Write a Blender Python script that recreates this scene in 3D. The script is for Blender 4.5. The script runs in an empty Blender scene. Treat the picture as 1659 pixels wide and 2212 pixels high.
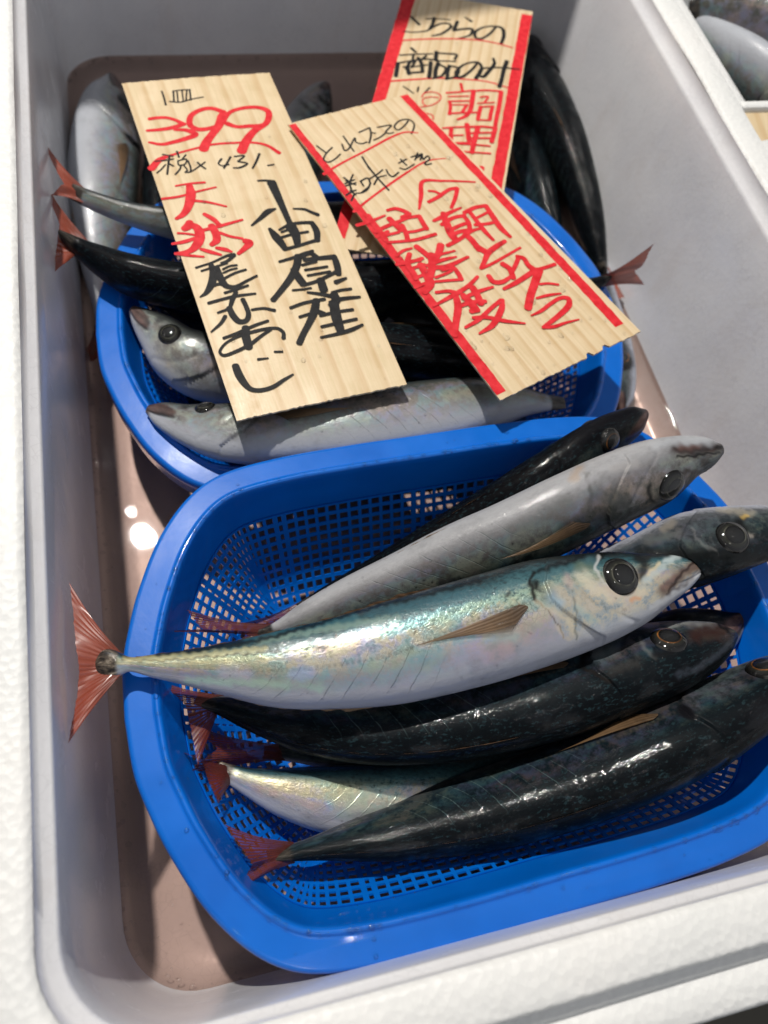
import bpy, math, random
import numpy as np
from mathutils import Vector, Matrix

random.seed(7)
rng = np.random.default_rng(11)
S = 0.26                      # one working unit = 0.26 m (camera height above the box rim)

# ------------------------------------------------------------------ camera
F = 1650.0
CX, CY = 829.5, 1106.0
d1 = np.array([-860.0, -3548.0, F])
d2 = np.array([7667.0, 1033 - 0.277 * 7667.0, F])
Yv = d1 / np.linalg.norm(d1)
Xv = d2 - Yv * (d2 @ Yv); Xv /= np.linalg.norm(Xv)
Zv = np.cross(Xv, Yv)
R = np.array([Xv, Yv, Zv])    # world <- camera (x right, y down, z forward)
CAM = np.array([0.0, 0.0, 1.0])

def ray(x, y):
    v = R @ np.array([x - CX, y - CY, F])
    return v
def U(x, y, z):               # picture point -> unit-space point on the level z
    r = ray(x, y)
    return CAM + r * ((z - 1.0) / r[2])
def depth(p):
    return (R.T @ (p - CAM))[2]
def toscreen(P):               # unit-space points -> picture points (used when tracing skin marks)
    v = (P - CAM) @ R
    return v[..., :2] / v[..., 2:3] * F + np.array([CX, CY])
def M(p):
    return Vector((float(p[0]) * S, float(p[1]) * S, float(p[2]) * S))

sc = bpy.context.scene
col = sc.collection
cam = bpy.data.cameras.new('camera')
camo = bpy.data.objects.new('camera', cam)
col.objects.link(camo)
right, up, back = R[:, 0], -R[:, 1], -R[:, 2]
camo.matrix_world = Matrix(((right[0], up[0], back[0], 0), (right[1], up[1], back[1], 0),
                            (right[2], up[2], back[2], S), (0, 0, 0, 1)))
cam.sensor_fit = 'VERTICAL'
cam.sensor_height = 36.0
cam.sensor_width = 27.0
cam.lens = F / 2212.0 * 36.0
cam.clip_start = 0.01
cam.clip_end = 50
cam.dof.use_dof = True
cam.dof.focus_distance = depth(U(1150, 1320, -0.12)) * S
cam.dof.aperture_fstop = 8.0
sc.camera = camo

# ------------------------------------------------------------------ light
# the stall is lit by one strong lamp high beyond the far end of the box, weaker lamps along the ceiling and a dim hall
LAMP = (U(310, 1160, -0.45) * S + np.array([-0.096, 0.429, 0.898]) / np.linalg.norm([-0.096, 0.429, 0.898]) * 2.5)
world = bpy.data.worlds.new('World'); sc.world = world
world.use_nodes = True
wn = world.node_tree.nodes; wl = world.node_tree.links
# dim hall: dark ceiling, plus a glow added behind the camera to lift the walls
wtc = wn.new('ShaderNodeTexCoord'); wdot = wn.new('ShaderNodeVectorMath'); wdot.operation = 'DOT_PRODUCT'; wrm = wn.new('ShaderNodeValToRGB')
wdot.inputs[1].default_value = (0.52, -0.72, 0.46)
wmap = wn.new('ShaderNodeMath'); wmap.operation = 'MULTIPLY_ADD'; wmap.inputs[1].default_value = 0.5; wmap.inputs[2].default_value = 0.5
wl.new(wtc.outputs['Generated'], wdot.inputs[0]); wl.new(wdot.outputs['Value'], wmap.inputs[0]); wl.new(wmap.outputs[0], wrm.inputs[0])
cr = wrm.color_ramp
cr.elements[0].position = 0.25; cr.elements[0].color = (0.035, 0.036, 0.038, 1)
cr.elements[1].position = 1.0; cr.elements[1].color = (0.50, 0.515, 0.55, 1)
e = cr.elements.new(0.62); e.color = (0.085, 0.088, 0.095, 1)
e = cr.elements.new(0.80); e.color = (0.235, 0.242, 0.26, 1)
wl.new(wrm.outputs[0], wn['Background'].inputs[0])
wn['Background'].inputs[1].default_value = 1.0
def lamp(loc, power, radius, colour, aim, cone=60):
    l = bpy.data.lights.new('stall_lamp', 'SPOT'); l.energy = power; l.shadow_soft_size = radius; l.color = colour
    l.spot_size = math.radians(cone); l.spot_blend = 0.4
    o = bpy.data.objects.new('stall_lamp', l); col.objects.link(o); o.location = loc
    o.rotation_euler = (Vector(aim) - Vector(loc)).to_track_quat('-Z', 'Y').to_euler()
    return o
lamp(LAMP, 265.0, 0.032, (1.0, 0.955, 0.89), (0.12, 0.2, -0.05), 50)
for loc in ((-0.55, -0.45, 2.0), (0.15, -0.5, 1.9), (0.85, -0.4, 2.1), (-0.6, 0.35, 2.0), (0.8, 0.45, 1.9), (-0.3, 1.3, 2.0), (0.35, 1.45, 1.9), (1.0, 1.2, 2.0)):
    lamp(loc, 2.2, 0.014, (1.0, 0.96, 0.92), (0.12, 0.2, -0.05), 80)
sc.view_settings.view_transform = 'Standard'; sc.view_settings.look = 'None'
sc.view_settings.exposure = 0.0; sc.view_settings.gamma = 1.0
sc.view_settings.use_curve_mapping = False
sc.cycles.max_bounces = 8; sc.cycles.transparent_max_bounces = 16
sc.cycles.caustics_reflective = False; sc.cycles.caustics_refractive = False
sc.cycles.sample_clamp_indirect = 4.0

# ------------------------------------------------------------------ object helpers
def tag(o, label=None, cat=None, group=None, kind=None):
    if label: o['label'] = label
    if cat: o['category'] = cat
    if group: o['group'] = group
    if kind: o['kind'] = kind
    return o
def empty(name, loc=(0, 0, 0)):
    o = bpy.data.objects.new(name, None); o.location = loc; o.empty_display_size = 0.02
    col.objects.link(o); return o
def mesh_obj(name, verts, faces, mat, parent=None, smooth=False, attrs=None):
    me = bpy.data.meshes.new(name)
    me.from_pydata([tuple(map(float, v)) for v in verts], [], [tuple(int(i) for i in f) for f in faces])
    if attrs:
        for k, a in attrs.items():
            a = np.asarray(a, dtype=np.float32)
            if a.ndim == 1:
                at = me.attributes.new(k, 'FLOAT', 'POINT'); at.data.foreach_set('value', a)
            else:
                at = me.attributes.new(k, 'FLOAT_VECTOR', 'POINT'); at.data.foreach_set('vector', a.ravel())
    if smooth:
        me.polygons.foreach_set('use_smooth', [True] * len(me.polygons))
    me.materials.append(mat)
    me.update()
    o = bpy.data.objects.new(name, me); col.objects.link(o)
    if parent:
        o.parent = parent
        o.matrix_parent_inverse = Matrix.Translation(parent.location).inverted()
    return o
def crom(pts, n):
    """Catmull-Rom resampling of rows of numbers, n points spread by chord length of the first two columns"""
    p = np.asarray(pts, float)
    if len(p) == 2:
        t = np.linspace(0, 1, n)[:, None]; return p[0] * (1 - t) + p[1] * t
    dd = np.maximum(np.linalg.norm(np.diff(p[:, :2], axis=0), axis=1), 1e-6)
    k = np.concatenate([[0], np.cumsum(dd ** 0.9)]); k /= k[-1]
    t = np.linspace(0, 1, n)
    m = np.zeros_like(p)
    m[1:-1] = (p[2:] - p[:-2]) / (k[2:] - k[:-2])[:, None]
    m[0] = (p[1] - p[0]) / (k[1] - k[0]); m[-1] = (p[-1] - p[-2]) / (k[-1] - k[-2])
    i = np.clip(np.searchsorted(k, t, side='right') - 1, 0, len(p) - 2)
    h = (k[i + 1] - k[i]); u = (t - k[i]) / h
    u = u[:, None]; h = h[:, None]
    return ((2*u**3 - 3*u**2 + 1) * p[i] + (u**3 - 2*u**2 + u) * h * m[i] +
            (-2*u**3 + 3*u**2) * p[i + 1] + (u**3 - u**2) * h * m[i + 1])

# ------------------------------------------------------------------ material helpers
class NT:
    def __init__(s, name):
        s.m = bpy.data.materials.new(name); s.m.use_nodes = True
        s.t = s.m.node_tree; s.n = s.t.nodes; s.l = s.t.links
        s.b = s.n['Principled BSDF']; s.out = s.n['Material Output']
    def new(s, typ, **kw):
        nd = s.n.new(typ)
        for k, v in kw.items(): setattr(nd, k, v)
        return nd
    def put(s, sock, v):
        if isinstance(v, bpy.types.NodeSocket): s.l.new(v, sock)
        elif v is not None: sock.default_value = v
    def math(s, op, a, b=None, c=None, clamp=False):
        nd = s.new('ShaderNodeMath', operation=op); nd.use_clamp = clamp
        s.put(nd.inputs[0], a); s.put(nd.inputs[1], b)
        if c is not None: s.put(nd.inputs[2], c)
        return nd.outputs[0]
    def attr(s, name, vec=False):
        nd = s.new('ShaderNodeAttribute', attribute_name=name)
        return nd.outputs['Vector'] if vec else nd.outputs['Fac']
    def noise(s, vec, scale, detail=3.0, rough=0.55, dist=0.0, colour=False):
        nd = s.new('ShaderNodeTexNoise')
        if vec is not None: s.put(nd.inputs['Vector'], vec)
        nd.inputs['Scale'].default_value = scale; nd.inputs['Detail'].default_value = detail
        nd.inputs['Roughness'].default_value = rough; nd.inputs['Distortion'].default_value = dist
        return nd.outputs['Color'] if colour else nd.outputs['Fac']
    def scale(s, vec, v):
        nd = s.new('ShaderNodeVectorMath', operation='MULTIPLY'); s.put(nd.inputs[0], vec); nd.inputs[1].default_value = v
        return nd.outputs[0]
    def ramp(s, fac, stops, interp='LINEAR'):
        nd = s.new('ShaderNodeValToRGB'); cr = nd.color_ramp; cr.interpolation = interp
        while len(cr.elements) < len(stops): cr.elements.new(0.5)
        for e, (p, c) in zip(cr.elements, stops):
            e.position = p; e.color = (c[0], c[1], c[2], 1) if hasattr(c, '__len__') else (c, c, c, 1)
        s.put(nd.inputs[0], fac); return nd.outputs[0]
    def mix(s, fac, a, b, mode='MIX'):
        nd = s.new('ShaderNodeMix', data_type='RGBA', blend_type=mode)
        s.put(nd.inputs[0], fac)
        for sock, v in ((nd.inputs[6], a), (nd.inputs[7], b)):
            if isinstance(v, bpy.types.NodeSocket): s.l.new(v, sock)
            else: sock.default_value = (v[0], v[1], v[2], 1)
        return nd.outputs[2]
    def step(s, x, lo, hi):
        nd = s.new('ShaderNodeMapRange', interpolation_type='SMOOTHSTEP')
        s.put(nd.inputs['Value'], x)
        s.put(nd.inputs['From Min'], lo); s.put(nd.inputs['From Max'], hi)
        return nd.outputs[0]
    def bump(s, h, strength, dist, prev=None):
        nd = s.new('ShaderNodeBump'); nd.inputs['Strength'].default_value = strength; nd.inputs['Distance'].default_value = dist
        s.put(nd.inputs['Height'], h)
        if prev is not None: s.l.new(prev, nd.inputs['Normal'])
        return nd.outputs[0]
    def set(s, **kw):
        for k, v in kw.items():
            sock = s.b.inputs[k.replace('_', ' ')]
            if isinstance(v, bpy.types.NodeSocket): s.l.new(v, sock)
            elif hasattr(v, '__len__') and len(v) == 3 and sock.type == 'RGBA': sock.default_value = (*v, 1)
            else: sock.default_value = v
        return s
    def coord(s, which='Object'):
        return s.new('ShaderNodeTexCoord').outputs[which]

def mat_foam(name, wet):
    t = NT(name); co = t.coord()
    vo = t.new('ShaderNodeTexVoronoi'); t.l.new(co, vo.inputs['Vector']); vo.inputs['Scale'].default_value = 330
    n1 = t.noise(co, 14, 4); n2 = t.noise(co, 90, 3)
    if wet:
        c = t.ramp(n1, [(0.3, (0.66, 0.66, 0.69)), (0.55, (0.74, 0.74, 0.76)), (0.75, (0.78, 0.775, 0.785))])
        scuff = t.math('MULTIPLY', t.step(t.noise(t.scale(co, (1.0, 1.0, 0.35)), 120, 5, 0.65), 0.6, 0.74), 0.5)
        c = t.mix(scuff, c, (0.8, 0.8, 0.81))
        v2 = t.new('ShaderNodeTexVoronoi', feature='DISTANCE_TO_EDGE'); t.l.new(co, v2.inputs['Vector']); v2.inputs['Scale'].default_value = 260
        gap = t.math('SUBTRACT', 1.0, t.step(v2.outputs['Distance'], 0.0, 0.08))
        c = t.mix(t.math('MULTIPLY', gap, t.math('MULTIPLY', t.step(n2, 0.40, 0.62), 0.22)), c, (0.45, 0.45, 0.47))
        c = t.mix(t.math('MULTIPLY', t.step(t.noise(t.scale(co, (1, 1, 0.4)), 26, 5, 0.7), 0.50, 0.72), 0.22), c, (0.58, 0.52, 0.49))
        grime = t.step(t.noise(co, 420, 2), 0.78, 0.82)
        c = t.mix(t.math('MULTIPLY', grime, 0.5), c, (0.3, 0.27, 0.25))
        b = t.bump(vo.outputs['Distance'], 0.05, 0.0012)
        b = t.bump(n2, 0.035, 0.002, b)
        b = t.bump(t.noise(co, 600, 2), 0.06, 0.0004, b)
        t.set(Base_Color=c, Roughness=0.38, Normal=b, Coat_Weight=0.35, Coat_Roughness=t.ramp(t.noise(co, 45, 4), [(0.4, 0.08), (0.65, 0.30)]))
    else:
        c = t.ramp(n1, [(0.3, (0.70, 0.71, 0.70)), (0.6, (0.76, 0.76, 0.745)), (0.8, (0.73, 0.72, 0.70))])
        v2 = t.new('ShaderNodeTexVoronoi', feature='DISTANCE_TO_EDGE'); t.l.new(co, v2.inputs['Vector']); v2.inputs['Scale'].default_value = 330
        gap = t.math('SUBTRACT', 1.0, t.step(v2.outputs['Distance'], 0.0, 0.10))
        c = t.mix(t.math('MULTIPLY', gap, t.math('MULTIPLY', t.step(n2, 0.35, 0.65), 0.10)), c, (0.48, 0.48, 0.47))
        c = t.mix(t.math('MULTIPLY', t.step(t.noise(co, 30, 5, 0.7), 0.58, 0.75), 0.22), c, (0.55, 0.52, 0.47))
        b = t.bump(vo.outputs['Distance'], 0.30, 0.0012)
        b = t.bump(gap, -0.25, 0.0006, b)
        b = t.bump(n2, 0.03, 0.002, b)
        b = t.bump(t.noise(co, 900, 2), 0.12, 0.0005, b)
        t.set(Base_Color=c, Roughness=0.5, Normal=b, Subsurface_Weight=0.12, Subsurface_Radius=(0.004, 0.004, 0.004), Subsurface_Scale=1.0)
    return t.m

def mat_water(name, tint, rough=0.02, waves=0.0, refl=1.0):
    t = NT(name); t.n.remove(t.b)
    tr = t.new('ShaderNodeBsdfTransparent'); tr.inputs[0].default_value = (*tint, 1)
    gl = t.new('ShaderNodeBsdfGlossy'); gl.inputs['Roughness'].default_value = rough
    fr = t.new('ShaderNodeFresnel'); fr.inputs[0].default_value = 1.34
    mx = t.new('ShaderNodeMixShader')
    t.l.new(fr.outputs[0], mx.inputs[0]); t.l.new(tr.outputs[0], mx.inputs[1]); t.l.new(gl.outputs[0], mx.inputs[2])
    t.l.new(mx.outputs[0], t.out.inputs['Surface'])
    if waves:
        b = t.bump(t.noise(t.coord(), 22, 2), waves, 0.002)
        t.l.new(b, gl.inputs['Normal'])
    return t

def mat_basket():
    t = NT('blue_plastic'); co = t.coord()
    n = t.noise(co, 60, 3)
    scr = t.step(t.noise(t.scale(co, (1.0, 0.25, 1.0)), 900, 4, 0.7), 0.62, 0.72)
    c = t.ramp(n, [(0.3, (0.0004, 0.150, 0.64)), (0.7, (0.0005, 0.172, 0.72))])
    c = t.mix(t.math('MULTIPLY', scr, t.math('MULTIPLY', t.step(t.noise(co, 40, 3), 0.50, 0.70), 0.35)), c, (0.05, 0.25, 0.62))
    c = t.mix(t.math('MULTIPLY', t.step(t.noise(co, 18, 4), 0.52, 0.75), 0.30), c, (0.0004, 0.085, 0.46))
    b = t.bump(t.noise(co, 350, 2), 0.08, 0.0004)
    b = t.bump(t.noise(co, 45, 2), 0.10, 0.0015, b)
    r = t.ramp(t.noise(co, 30, 3), [(0.35, 0.28), (0.65, 0.42)])
    t.set(Base_Color=c, Roughness=r, Normal=b, Specular_IOR_Level=0.3, Coat_Weight=0.75, Coat_Roughness=0.05)
    tl = t.new('ShaderNodeBsdfTranslucent'); tl.inputs[0].default_value = (0.001, 0.27, 0.88, 1)
    mx = t.new('ShaderNodeMixShader'); mx.inputs[0].default_value = 0.22
    t.l.new(t.b.outputs[0], mx.inputs[1]); t.l.new(tl.outputs[0], mx.inputs[2]); t.l.new(mx.outputs[0], t.out.inputs['Surface'])
    return t.m

def mat_wood(name, lines, warm):
    """card veneer; attribute 'cuv' = (across, along) in metres"""
    t = NT(name); uv = t.attr('cuv', True)
    warp = t.noise(t.scale(uv, (40, 6, 1)), 1.0, 2)
    sep = t.new('ShaderNodeSeparateXYZ'); t.l.new(uv, sep.inputs[0])
    x = t.math('ADD', sep.outputs[0], t.math('MULTIPLY', t.math('SUBTRACT', warp, 0.5), 0.006))
    ph = t.math('FRACT', t.math('MULTIPLY', x, lines))
    band = t.ramp(ph, [(0.0, 0.0), (0.55, 0.25), (0.86, 1.0), (0.95, 0.55), (1.0, 0.0)])
    amp = t.noise(t.scale(uv, (220, 8, 1)), 1.0, 3)
    band = t.math('MULTIPLY', band, t.math('MULTIPLY', amp, 1.3))
    fine = t.noise(t.scale(uv, (900, 40, 1)), 1.0, 4, 0.65)
    cross = t.noise(t.scale(uv, (60, 900, 1)), 1.0, 2)
    c = t.ramp(fine, [(0.3, (0.62, 0.475 + 0.02 * warm, 0.29)), (0.7, (0.73, 0.58, 0.385))])
    c = t.mix(t.math('MULTIPLY', band, 0.65), c, (0.46, 0.26, 0.09))
    c = t.mix(t.math('MULTIPLY', t.step(cross, 0.5, 0.75), 0.10), c, (0.5, 0.34, 0.17))
    blot = t.noise(uv, 25, 3)
    c = t.mix(t.math('MULTIPLY', t.step(blot, 0.45, 0.75), 0.25), c, (0.74, 0.60, 0.40))
    b = t.bump(ph, 0.25, 0.0004); b = t.bump(fine, 0.15, 0.0003, b); b = t.bump(t.noise(uv, 700, 3), 0.12, 0.0004, b)
    r = t.ramp(t.noise(uv, 90, 3), [(0.4, 0.3), (0.6, 0.55)])
    t.set(Base_Color=c, Roughness=r, Normal=b, Coat_Weight=0.25, Coat_Roughness=0.12)
    return t.m

def mat_ink(name, a, b_, r=0.4):
    t = NT(name); uv = t.coord()
    c = t.ramp(t.noise(uv, 260, 4, 0.6), [(0.35, a), (0.65, b_)])
    t.set(Base_Color=c, Roughness=0.6, Specular_IOR_Level=0.2, Coat_Weight=0.05, Coat_Roughness=0.15, Normal=t.bump(t.noise(uv, 900, 2), 0.15, 0.0003))
    return t.m

RAMP_SILVER = [(0.0, (0.36, 0.385, 0.44)), (0.14, (0.36, 0.375, 0.42)), (0.27, (0.36, 0.36, 0.41)), (0.42, (0.46, 0.44, 0.40)), (0.53, (0.62, 0.57, 0.45)), (0.66, (0.55, 0.52, 0.37)),
               (0.73, (0.26, 0.33, 0.25)), (0.79, (0.060, 0.150, 0.170)), (0.90, (0.022, 0.065, 0.080)), (0.96, (0.006, 0.014, 0.018)), (1.0, (0.004, 0.008, 0.010))]
RAMP_WHITE = [(0.0, (0.40, 0.42, 0.46)), (0.22, (0.34, 0.35, 0.38)), (0.38, (0.28, 0.275, 0.28)), (0.52, (0.21, 0.19, 0.17)), (0.66, (0.15, 0.14, 0.13)), (0.80, (0.05, 0.055, 0.05)), (1.0, (0.008, 0.010, 0.011))]
RAMP_PALE = [(0.0, (0.34, 0.345, 0.36)), (0.14, (0.24, 0.24, 0.25)), (0.28, (0.145, 0.14, 0.145)), (0.42, (0.095, 0.089, 0.086)), (0.55, (0.055, 0.055, 0.051)), (0.70, (0.020, 0.026, 0.025)), (1.0, (0.006, 0.008, 0.009))]
RAMP_DARK = [(0.0, (0.42, 0.45, 0.52)), (0.13, (0.26, 0.27, 0.31)), (0.23, (0.075, 0.08, 0.09)), (0.34, (0.020, 0.027, 0.033)), (0.48, (0.008, 0.016, 0.022)), (0.75, (0.003, 0.007, 0.010)), (1.0, (0.002, 0.003, 0.004))]
RAMP_BLACK = [(0.0, (0.30, 0.31, 0.33)), (0.22, (0.08, 0.08, 0.09)), (0.42, (0.014, 0.016, 0.018)), (0.65, (0.004, 0.005, 0.006)), (1.0, (0.002, 0.002, 0.003))]
def mat_skin(name, stops, irid=1.0, metal=0.5, sheen=1.0, yellow=1.0, rough=0.26, spec=0.35, coat=0.7):
    """fish skin: attribute h runs from +1 on the back to -1 on the belly, s from nose to tail"""
    t = NT(name)
    s = t.attr('s'); h = t.attr('h'); co = t.attr('co', True); jaw = t.attr('jaw'); line = t.attr('line'); spot = t.attr('spot'); head = t.attr('head'); patch = t.attr('patch')
    nA = t.noise(co, 60, 5, 0.62); nB = t.noise(t.scale(co, (1, 1.6, 1)), 420, 4, 0.68); nC = t.noise(t.scale(co, (0.55, 1, 1)), 42, 3, 0.6); nD = t.noise(co, 170, 4, 0.7)
    hh = t.math('ADD', h, t.math('ADD', t.math('MULTIPLY', t.math('SUBTRACT', nA, 0.5), 0.26), t.math('MULTIPLY', t.math('SUBTRACT', nB, 0.5), 0.36)))
    f = t.math('MULTIPLY_ADD', hh, 0.5, 0.5, clamp=True)
    c = t.ramp(f, stops)
    flank = t.math('MULTIPLY', t.step(f, 0.14, 0.36), t.math('SUBTRACT', 1.0, t.step(f, 0.70, 0.84)))
    hue = t.math('FRACT', t.math('ADD', t.math('MULTIPLY', nC, 2.4), t.math('MULTIPLY', nD, 0.55)))
    ir = t.ramp(hue, [(0.0, (0.66, 0.59, 0.45)), (0.20, (0.70, 0.46, 0.41)), (0.38, (0.38, 0.38, 0.70)), (0.55, (0.20, 0.50, 0.60)), (0.74, (0.44, 0.60, 0.46)), (1.0, (0.66, 0.59, 0.45))])
    c = t.mix(t.math('MULTIPLY', flank, t.math('MULTIPLY', t.step(nD, 0.36, 0.62), 0.62 * irid)), c, ir)
    c = t.mix(t.math('MULTIPLY', t.math('SUBTRACT', 1.0, t.step(h, -0.42, -0.02)), 0.45 if irid > 0.9 else 0.0), c, (0.37, 0.39, 0.46))
    # cloudy wear and fine dark speckle
    c = t.mix(t.math('MULTIPLY', t.step(nA, 0.52, 0.72), 0.30 if irid > 0.2 else 0.12), c, t.mix(0.6, c, (0.02, 0.025, 0.028)))
    sp = t.math('MULTIPLY', t.step(nB, 0.54, 0.66), t.step(f, 0.56, 0.78))
    c = t.mix(t.math('MULTIPLY', sp, 0.7), c, (0.015, 0.035, 0.042))
    gl = t.math('MULTIPLY', t.step(nD, 0.52, 0.70), t.math('MULTIPLY', t.step(f, 0.30, 0.75), 0.55 * sheen))
    gl = t.math('MULTIPLY', gl, t.math('SUBTRACT', 1.0, t.math('MULTIPLY', head, 0.8)))
    c = t.mix(gl, c, (0.045, 0.095, 0.108))
    # cracked network of scale edges
    vo = t.new('ShaderNodeTexVoronoi', feature='DISTANCE_TO_EDGE'); t.l.new(t.scale(co, (0.8, 1.2, 1)), vo.inputs['Vector']); vo.inputs['Scale'].default_value = 560
    ed = t.math('SUBTRACT', 1.0, t.step(vo.outputs['Distance'], 0.0, 0.09))
    ed = t.math('MULTIPLY', ed, t.math('MULTIPLY', t.step(f, 0.40, 0.60), t.step(nA, 0.40, 0.60)))
    c = t.mix(t.math('MULTIPLY', ed, 0.42 if irid > 0.9 else 0.0), c, (0.05, 0.055, 0.045))
    # slanting muscle creases along the lower flank
    sx = t.new('ShaderNodeSeparateXYZ'); t.l.new(co, sx.inputs[0])
    q = t.math('ADD', t.math('MULTIPLY', sx.outputs[0], 118.0), t.math('MULTIPLY', h, 1.7))
    q = t.math('ADD', q, t.math('MULTIPLY', nC, 0.8))
    cr = t.math('ABSOLUTE', t.math('SUBTRACT', t.math('FRACT', q), 0.5))
    wid = t.math('MULTIPLY', nA, 0.10)
    cr = t.math('SUBTRACT', 1.0, t.step(cr, 0.0, wid))
    cm = t.math('MULTIPLY', t.math('MULTIPLY', t.step(s, 0.42, 0.52), t.math('SUBTRACT', 1.0, t.step(s, 0.70, 0.82))), t.math('SUBTRACT', 1.0, t.step(t.math('ABSOLUTE', t.math('ADD', h, 0.25 if irid > 0.2 else -0.35)), 0.28, 0.60)))
    cr = t.math('MULTIPLY', t.math('MULTIPLY', cr, cm), t.step(nD, 0.30, 0.60))
    c = t.mix(t.math('MULTIPLY', cr, 0.5), c, (0.10, 0.10, 0.09) if irid > 0.4 else (0.10, 0.15, 0.15))
    # lateral line of small scutes
    dots = t.math('ABSOLUTE', t.math('SUBTRACT', t.math('FRACT', t.math('MULTIPLY', sx.outputs[0], 430.0)), 0.5))
    ll = t.math('MULTIPLY', line, t.math('MULTIPLY_ADD', dots, 1.5, 0.1))
    c = t.mix(t.math('MULTIPLY', ll, 0.65), c, (0.07, 0.065, 0.045))
    # yellow stripe towards the tail, ribbed by the scutes
    ys = t.math('MULTIPLY', t.step(s, 0.62, 0.86), t.math('MULTIPLY', t.step(h, -0.02, 0.10), t.math('SUBTRACT', 1.0, t.step(h, 0.50, 0.78))))
    yc = t.mix(t.math('MULTIPLY', dots, 0.9), (0.58, 0.52, 0.26), (0.34, 0.36, 0.22))
    c = t.mix(t.math('MULTIPLY', ys, 0.48 * yellow), c, yc)
    # head: gold and pale blue sheen, dusky jaw plate, black gill notch, scaly tail root
    hb = t.math('MULTIPLY', head, t.step(nA, 0.34, 0.50))
    c = t.mix(t.math('MULTIPLY', hb, t.math('MULTIPLY', flank, 0.80 * irid if irid > 0.9 else 0.45 * min(1, irid * 2))), c, t.ramp(nD, [(0.34, (0.26, 0.31, 0.31)), (0.42, (0.42, 0.49, 0.51)), (0.50, (0.66, 0.59, 0.44)), (0.60, (0.76, 0.68, 0.52)), (0.72, (0.46, 0.36, 0.22))] if irid > 0.9 else [(0.36, (0.10, 0.10, 0.095)), (0.48, (0.24, 0.22, 0.18)), (0.60, (0.40, 0.37, 0.30)), (0.75, (0.20, 0.17, 0.13))]))
    c = t.mix(t.math('MULTIPLY', jaw, 0.9), c, t.ramp(nA, [(0.34, (0.018, 0.010, 0.009)), (0.50, (0.060, 0.030, 0.026)), (0.68, (0.17, 0.105, 0.09))]))
    c = t.mix(spot, c, (0.006, 0.006, 0.008))
    pa = t.attr('pa'); pcn = t.attr('pc', True)
    pa = t.math('MULTIPLY', pa, t.math('MULTIPLY_ADD', t.step(t.math('ADD', nD, t.math('MULTIPLY', pa, 0.35)), 0.42, 0.62), 0.65, 0.35))
    c = t.mix(pa, c, pcn)
    c = t.mix(patch, c, t.ramp(nD, [(0.40, (0.012, 0.010, 0.009)), (0.56, (0.10, 0.08, 0.06)), (0.72, (0.42, 0.36, 0.28))] if irid > 0.9 else [(0.40, (0.008, 0.008, 0.008)), (0.72, (0.09, 0.075, 0.06))]))
    met = t.math('MULTIPLY', flank, metal)
    met = t.math('MULTIPLY', met, t.math('SUBTRACT', 1.0, t.math('MAXIMUM', t.math('MAXIMUM', jaw, spot), t.math('MAXIMUM', patch, t.math('MULTIPLY', pa, 0.8)))))
    ro = t.math('MULTIPLY_ADD', nB, 0.22, rough)
    bp = t.bump(nB, 0.25, 0.0005)
    if irid > 0.9: bp = t.bump(ed, 0.15, 0.0003, bp)
    bp = t.bump(t.math('MULTIPLY', cr, -1.0), 0.35, 0.0006, bp)
    bp = t.bump(nA, 0.30 if irid > 0.2 else 0.12, 0.0014, bp)
    bp2 = t.bump(nD, 0.45, 0.0009)
    bp2 = t.bump(t.noise(co, 900, 2), 0.22, 0.0003, bp2)
    wet = t.step(t.noise(t.scale(co, (0.7, 1.0, 1)), 95, 4, 0.6), 0.46, 0.60)
    cw = t.math('MULTIPLY_ADD', wet, coat * 0.9, coat * 0.12)
    t.set(Base_Color=c, Metallic=met, Roughness=ro, Normal=bp, Coat_Weight=cw, Coat_Roughness=0.05, Coat_Normal=bp2, Specular_IOR_Level=spec)
    return t.m

def mat_fin(name, base, tip, dark=0.0, alpha=1.0):
    """fins: attribute v from the root (0) to the edge (1), u counts the rays"""
    t = NT(name); u = t.attr('u'); v = t.attr('v')
    rays = t.math('ABSOLUTE', t.math('SUBTRACT', t.math('FRACT', u), 0.5))
    n = t.noise(t.coord(), 300, 3)
    c = t.mix(t.step(v, 0.0, 0.7), base, tip)
    c = t.mix(t.math('MULTIPLY', t.step(rays, 0.16, 0.40), 0.40), c, tuple(x * 0.45 for x in base))
    c = t.mix(t.math('MULTIPLY', n, 0.35), c, tuple(min(1, x * 1.9) for x in tip))
    tr = t.new('ShaderNodeBsdfTranslucent'); t.l.new(c, tr.inputs[0])
    t.set(Base_Color=c, Roughness=0.4, Coat_Weight=0.25, Coat_Roughness=0.12, Normal=t.bump(rays, 0.5, 0.0006))
    mx = t.new('ShaderNodeMixShader'); mx.inputs[0].default_value = 0.30
    t.l.new(t.b.outputs[0], mx.inputs[1]); t.l.new(tr.outputs[0], mx.inputs[2])
    edge = t.attr('q')
    tp = t.new('ShaderNodeBsdfTransparent'); m2 = t.new('ShaderNodeMixShader')
    fac = t.math('MULTIPLY', t.math('SUBTRACT', 1.0, t.step(rays, 0.12, 0.36)), t.math('MULTIPLY', v, 1.0 - alpha))
    fac = t.math('MAXIMUM', fac, t.math('MULTIPLY', t.step(edge, 0.55, 1.0), 0.75))
    t.l.new(fac, m2.inputs[0]); t.l.new(mx.outputs[0], m2.inputs[1]); t.l.new(tp.outputs[0], m2.inputs[2])
    t.l.new(m2.outputs[0], t.out.inputs['Surface'])
    return t.m

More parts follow.
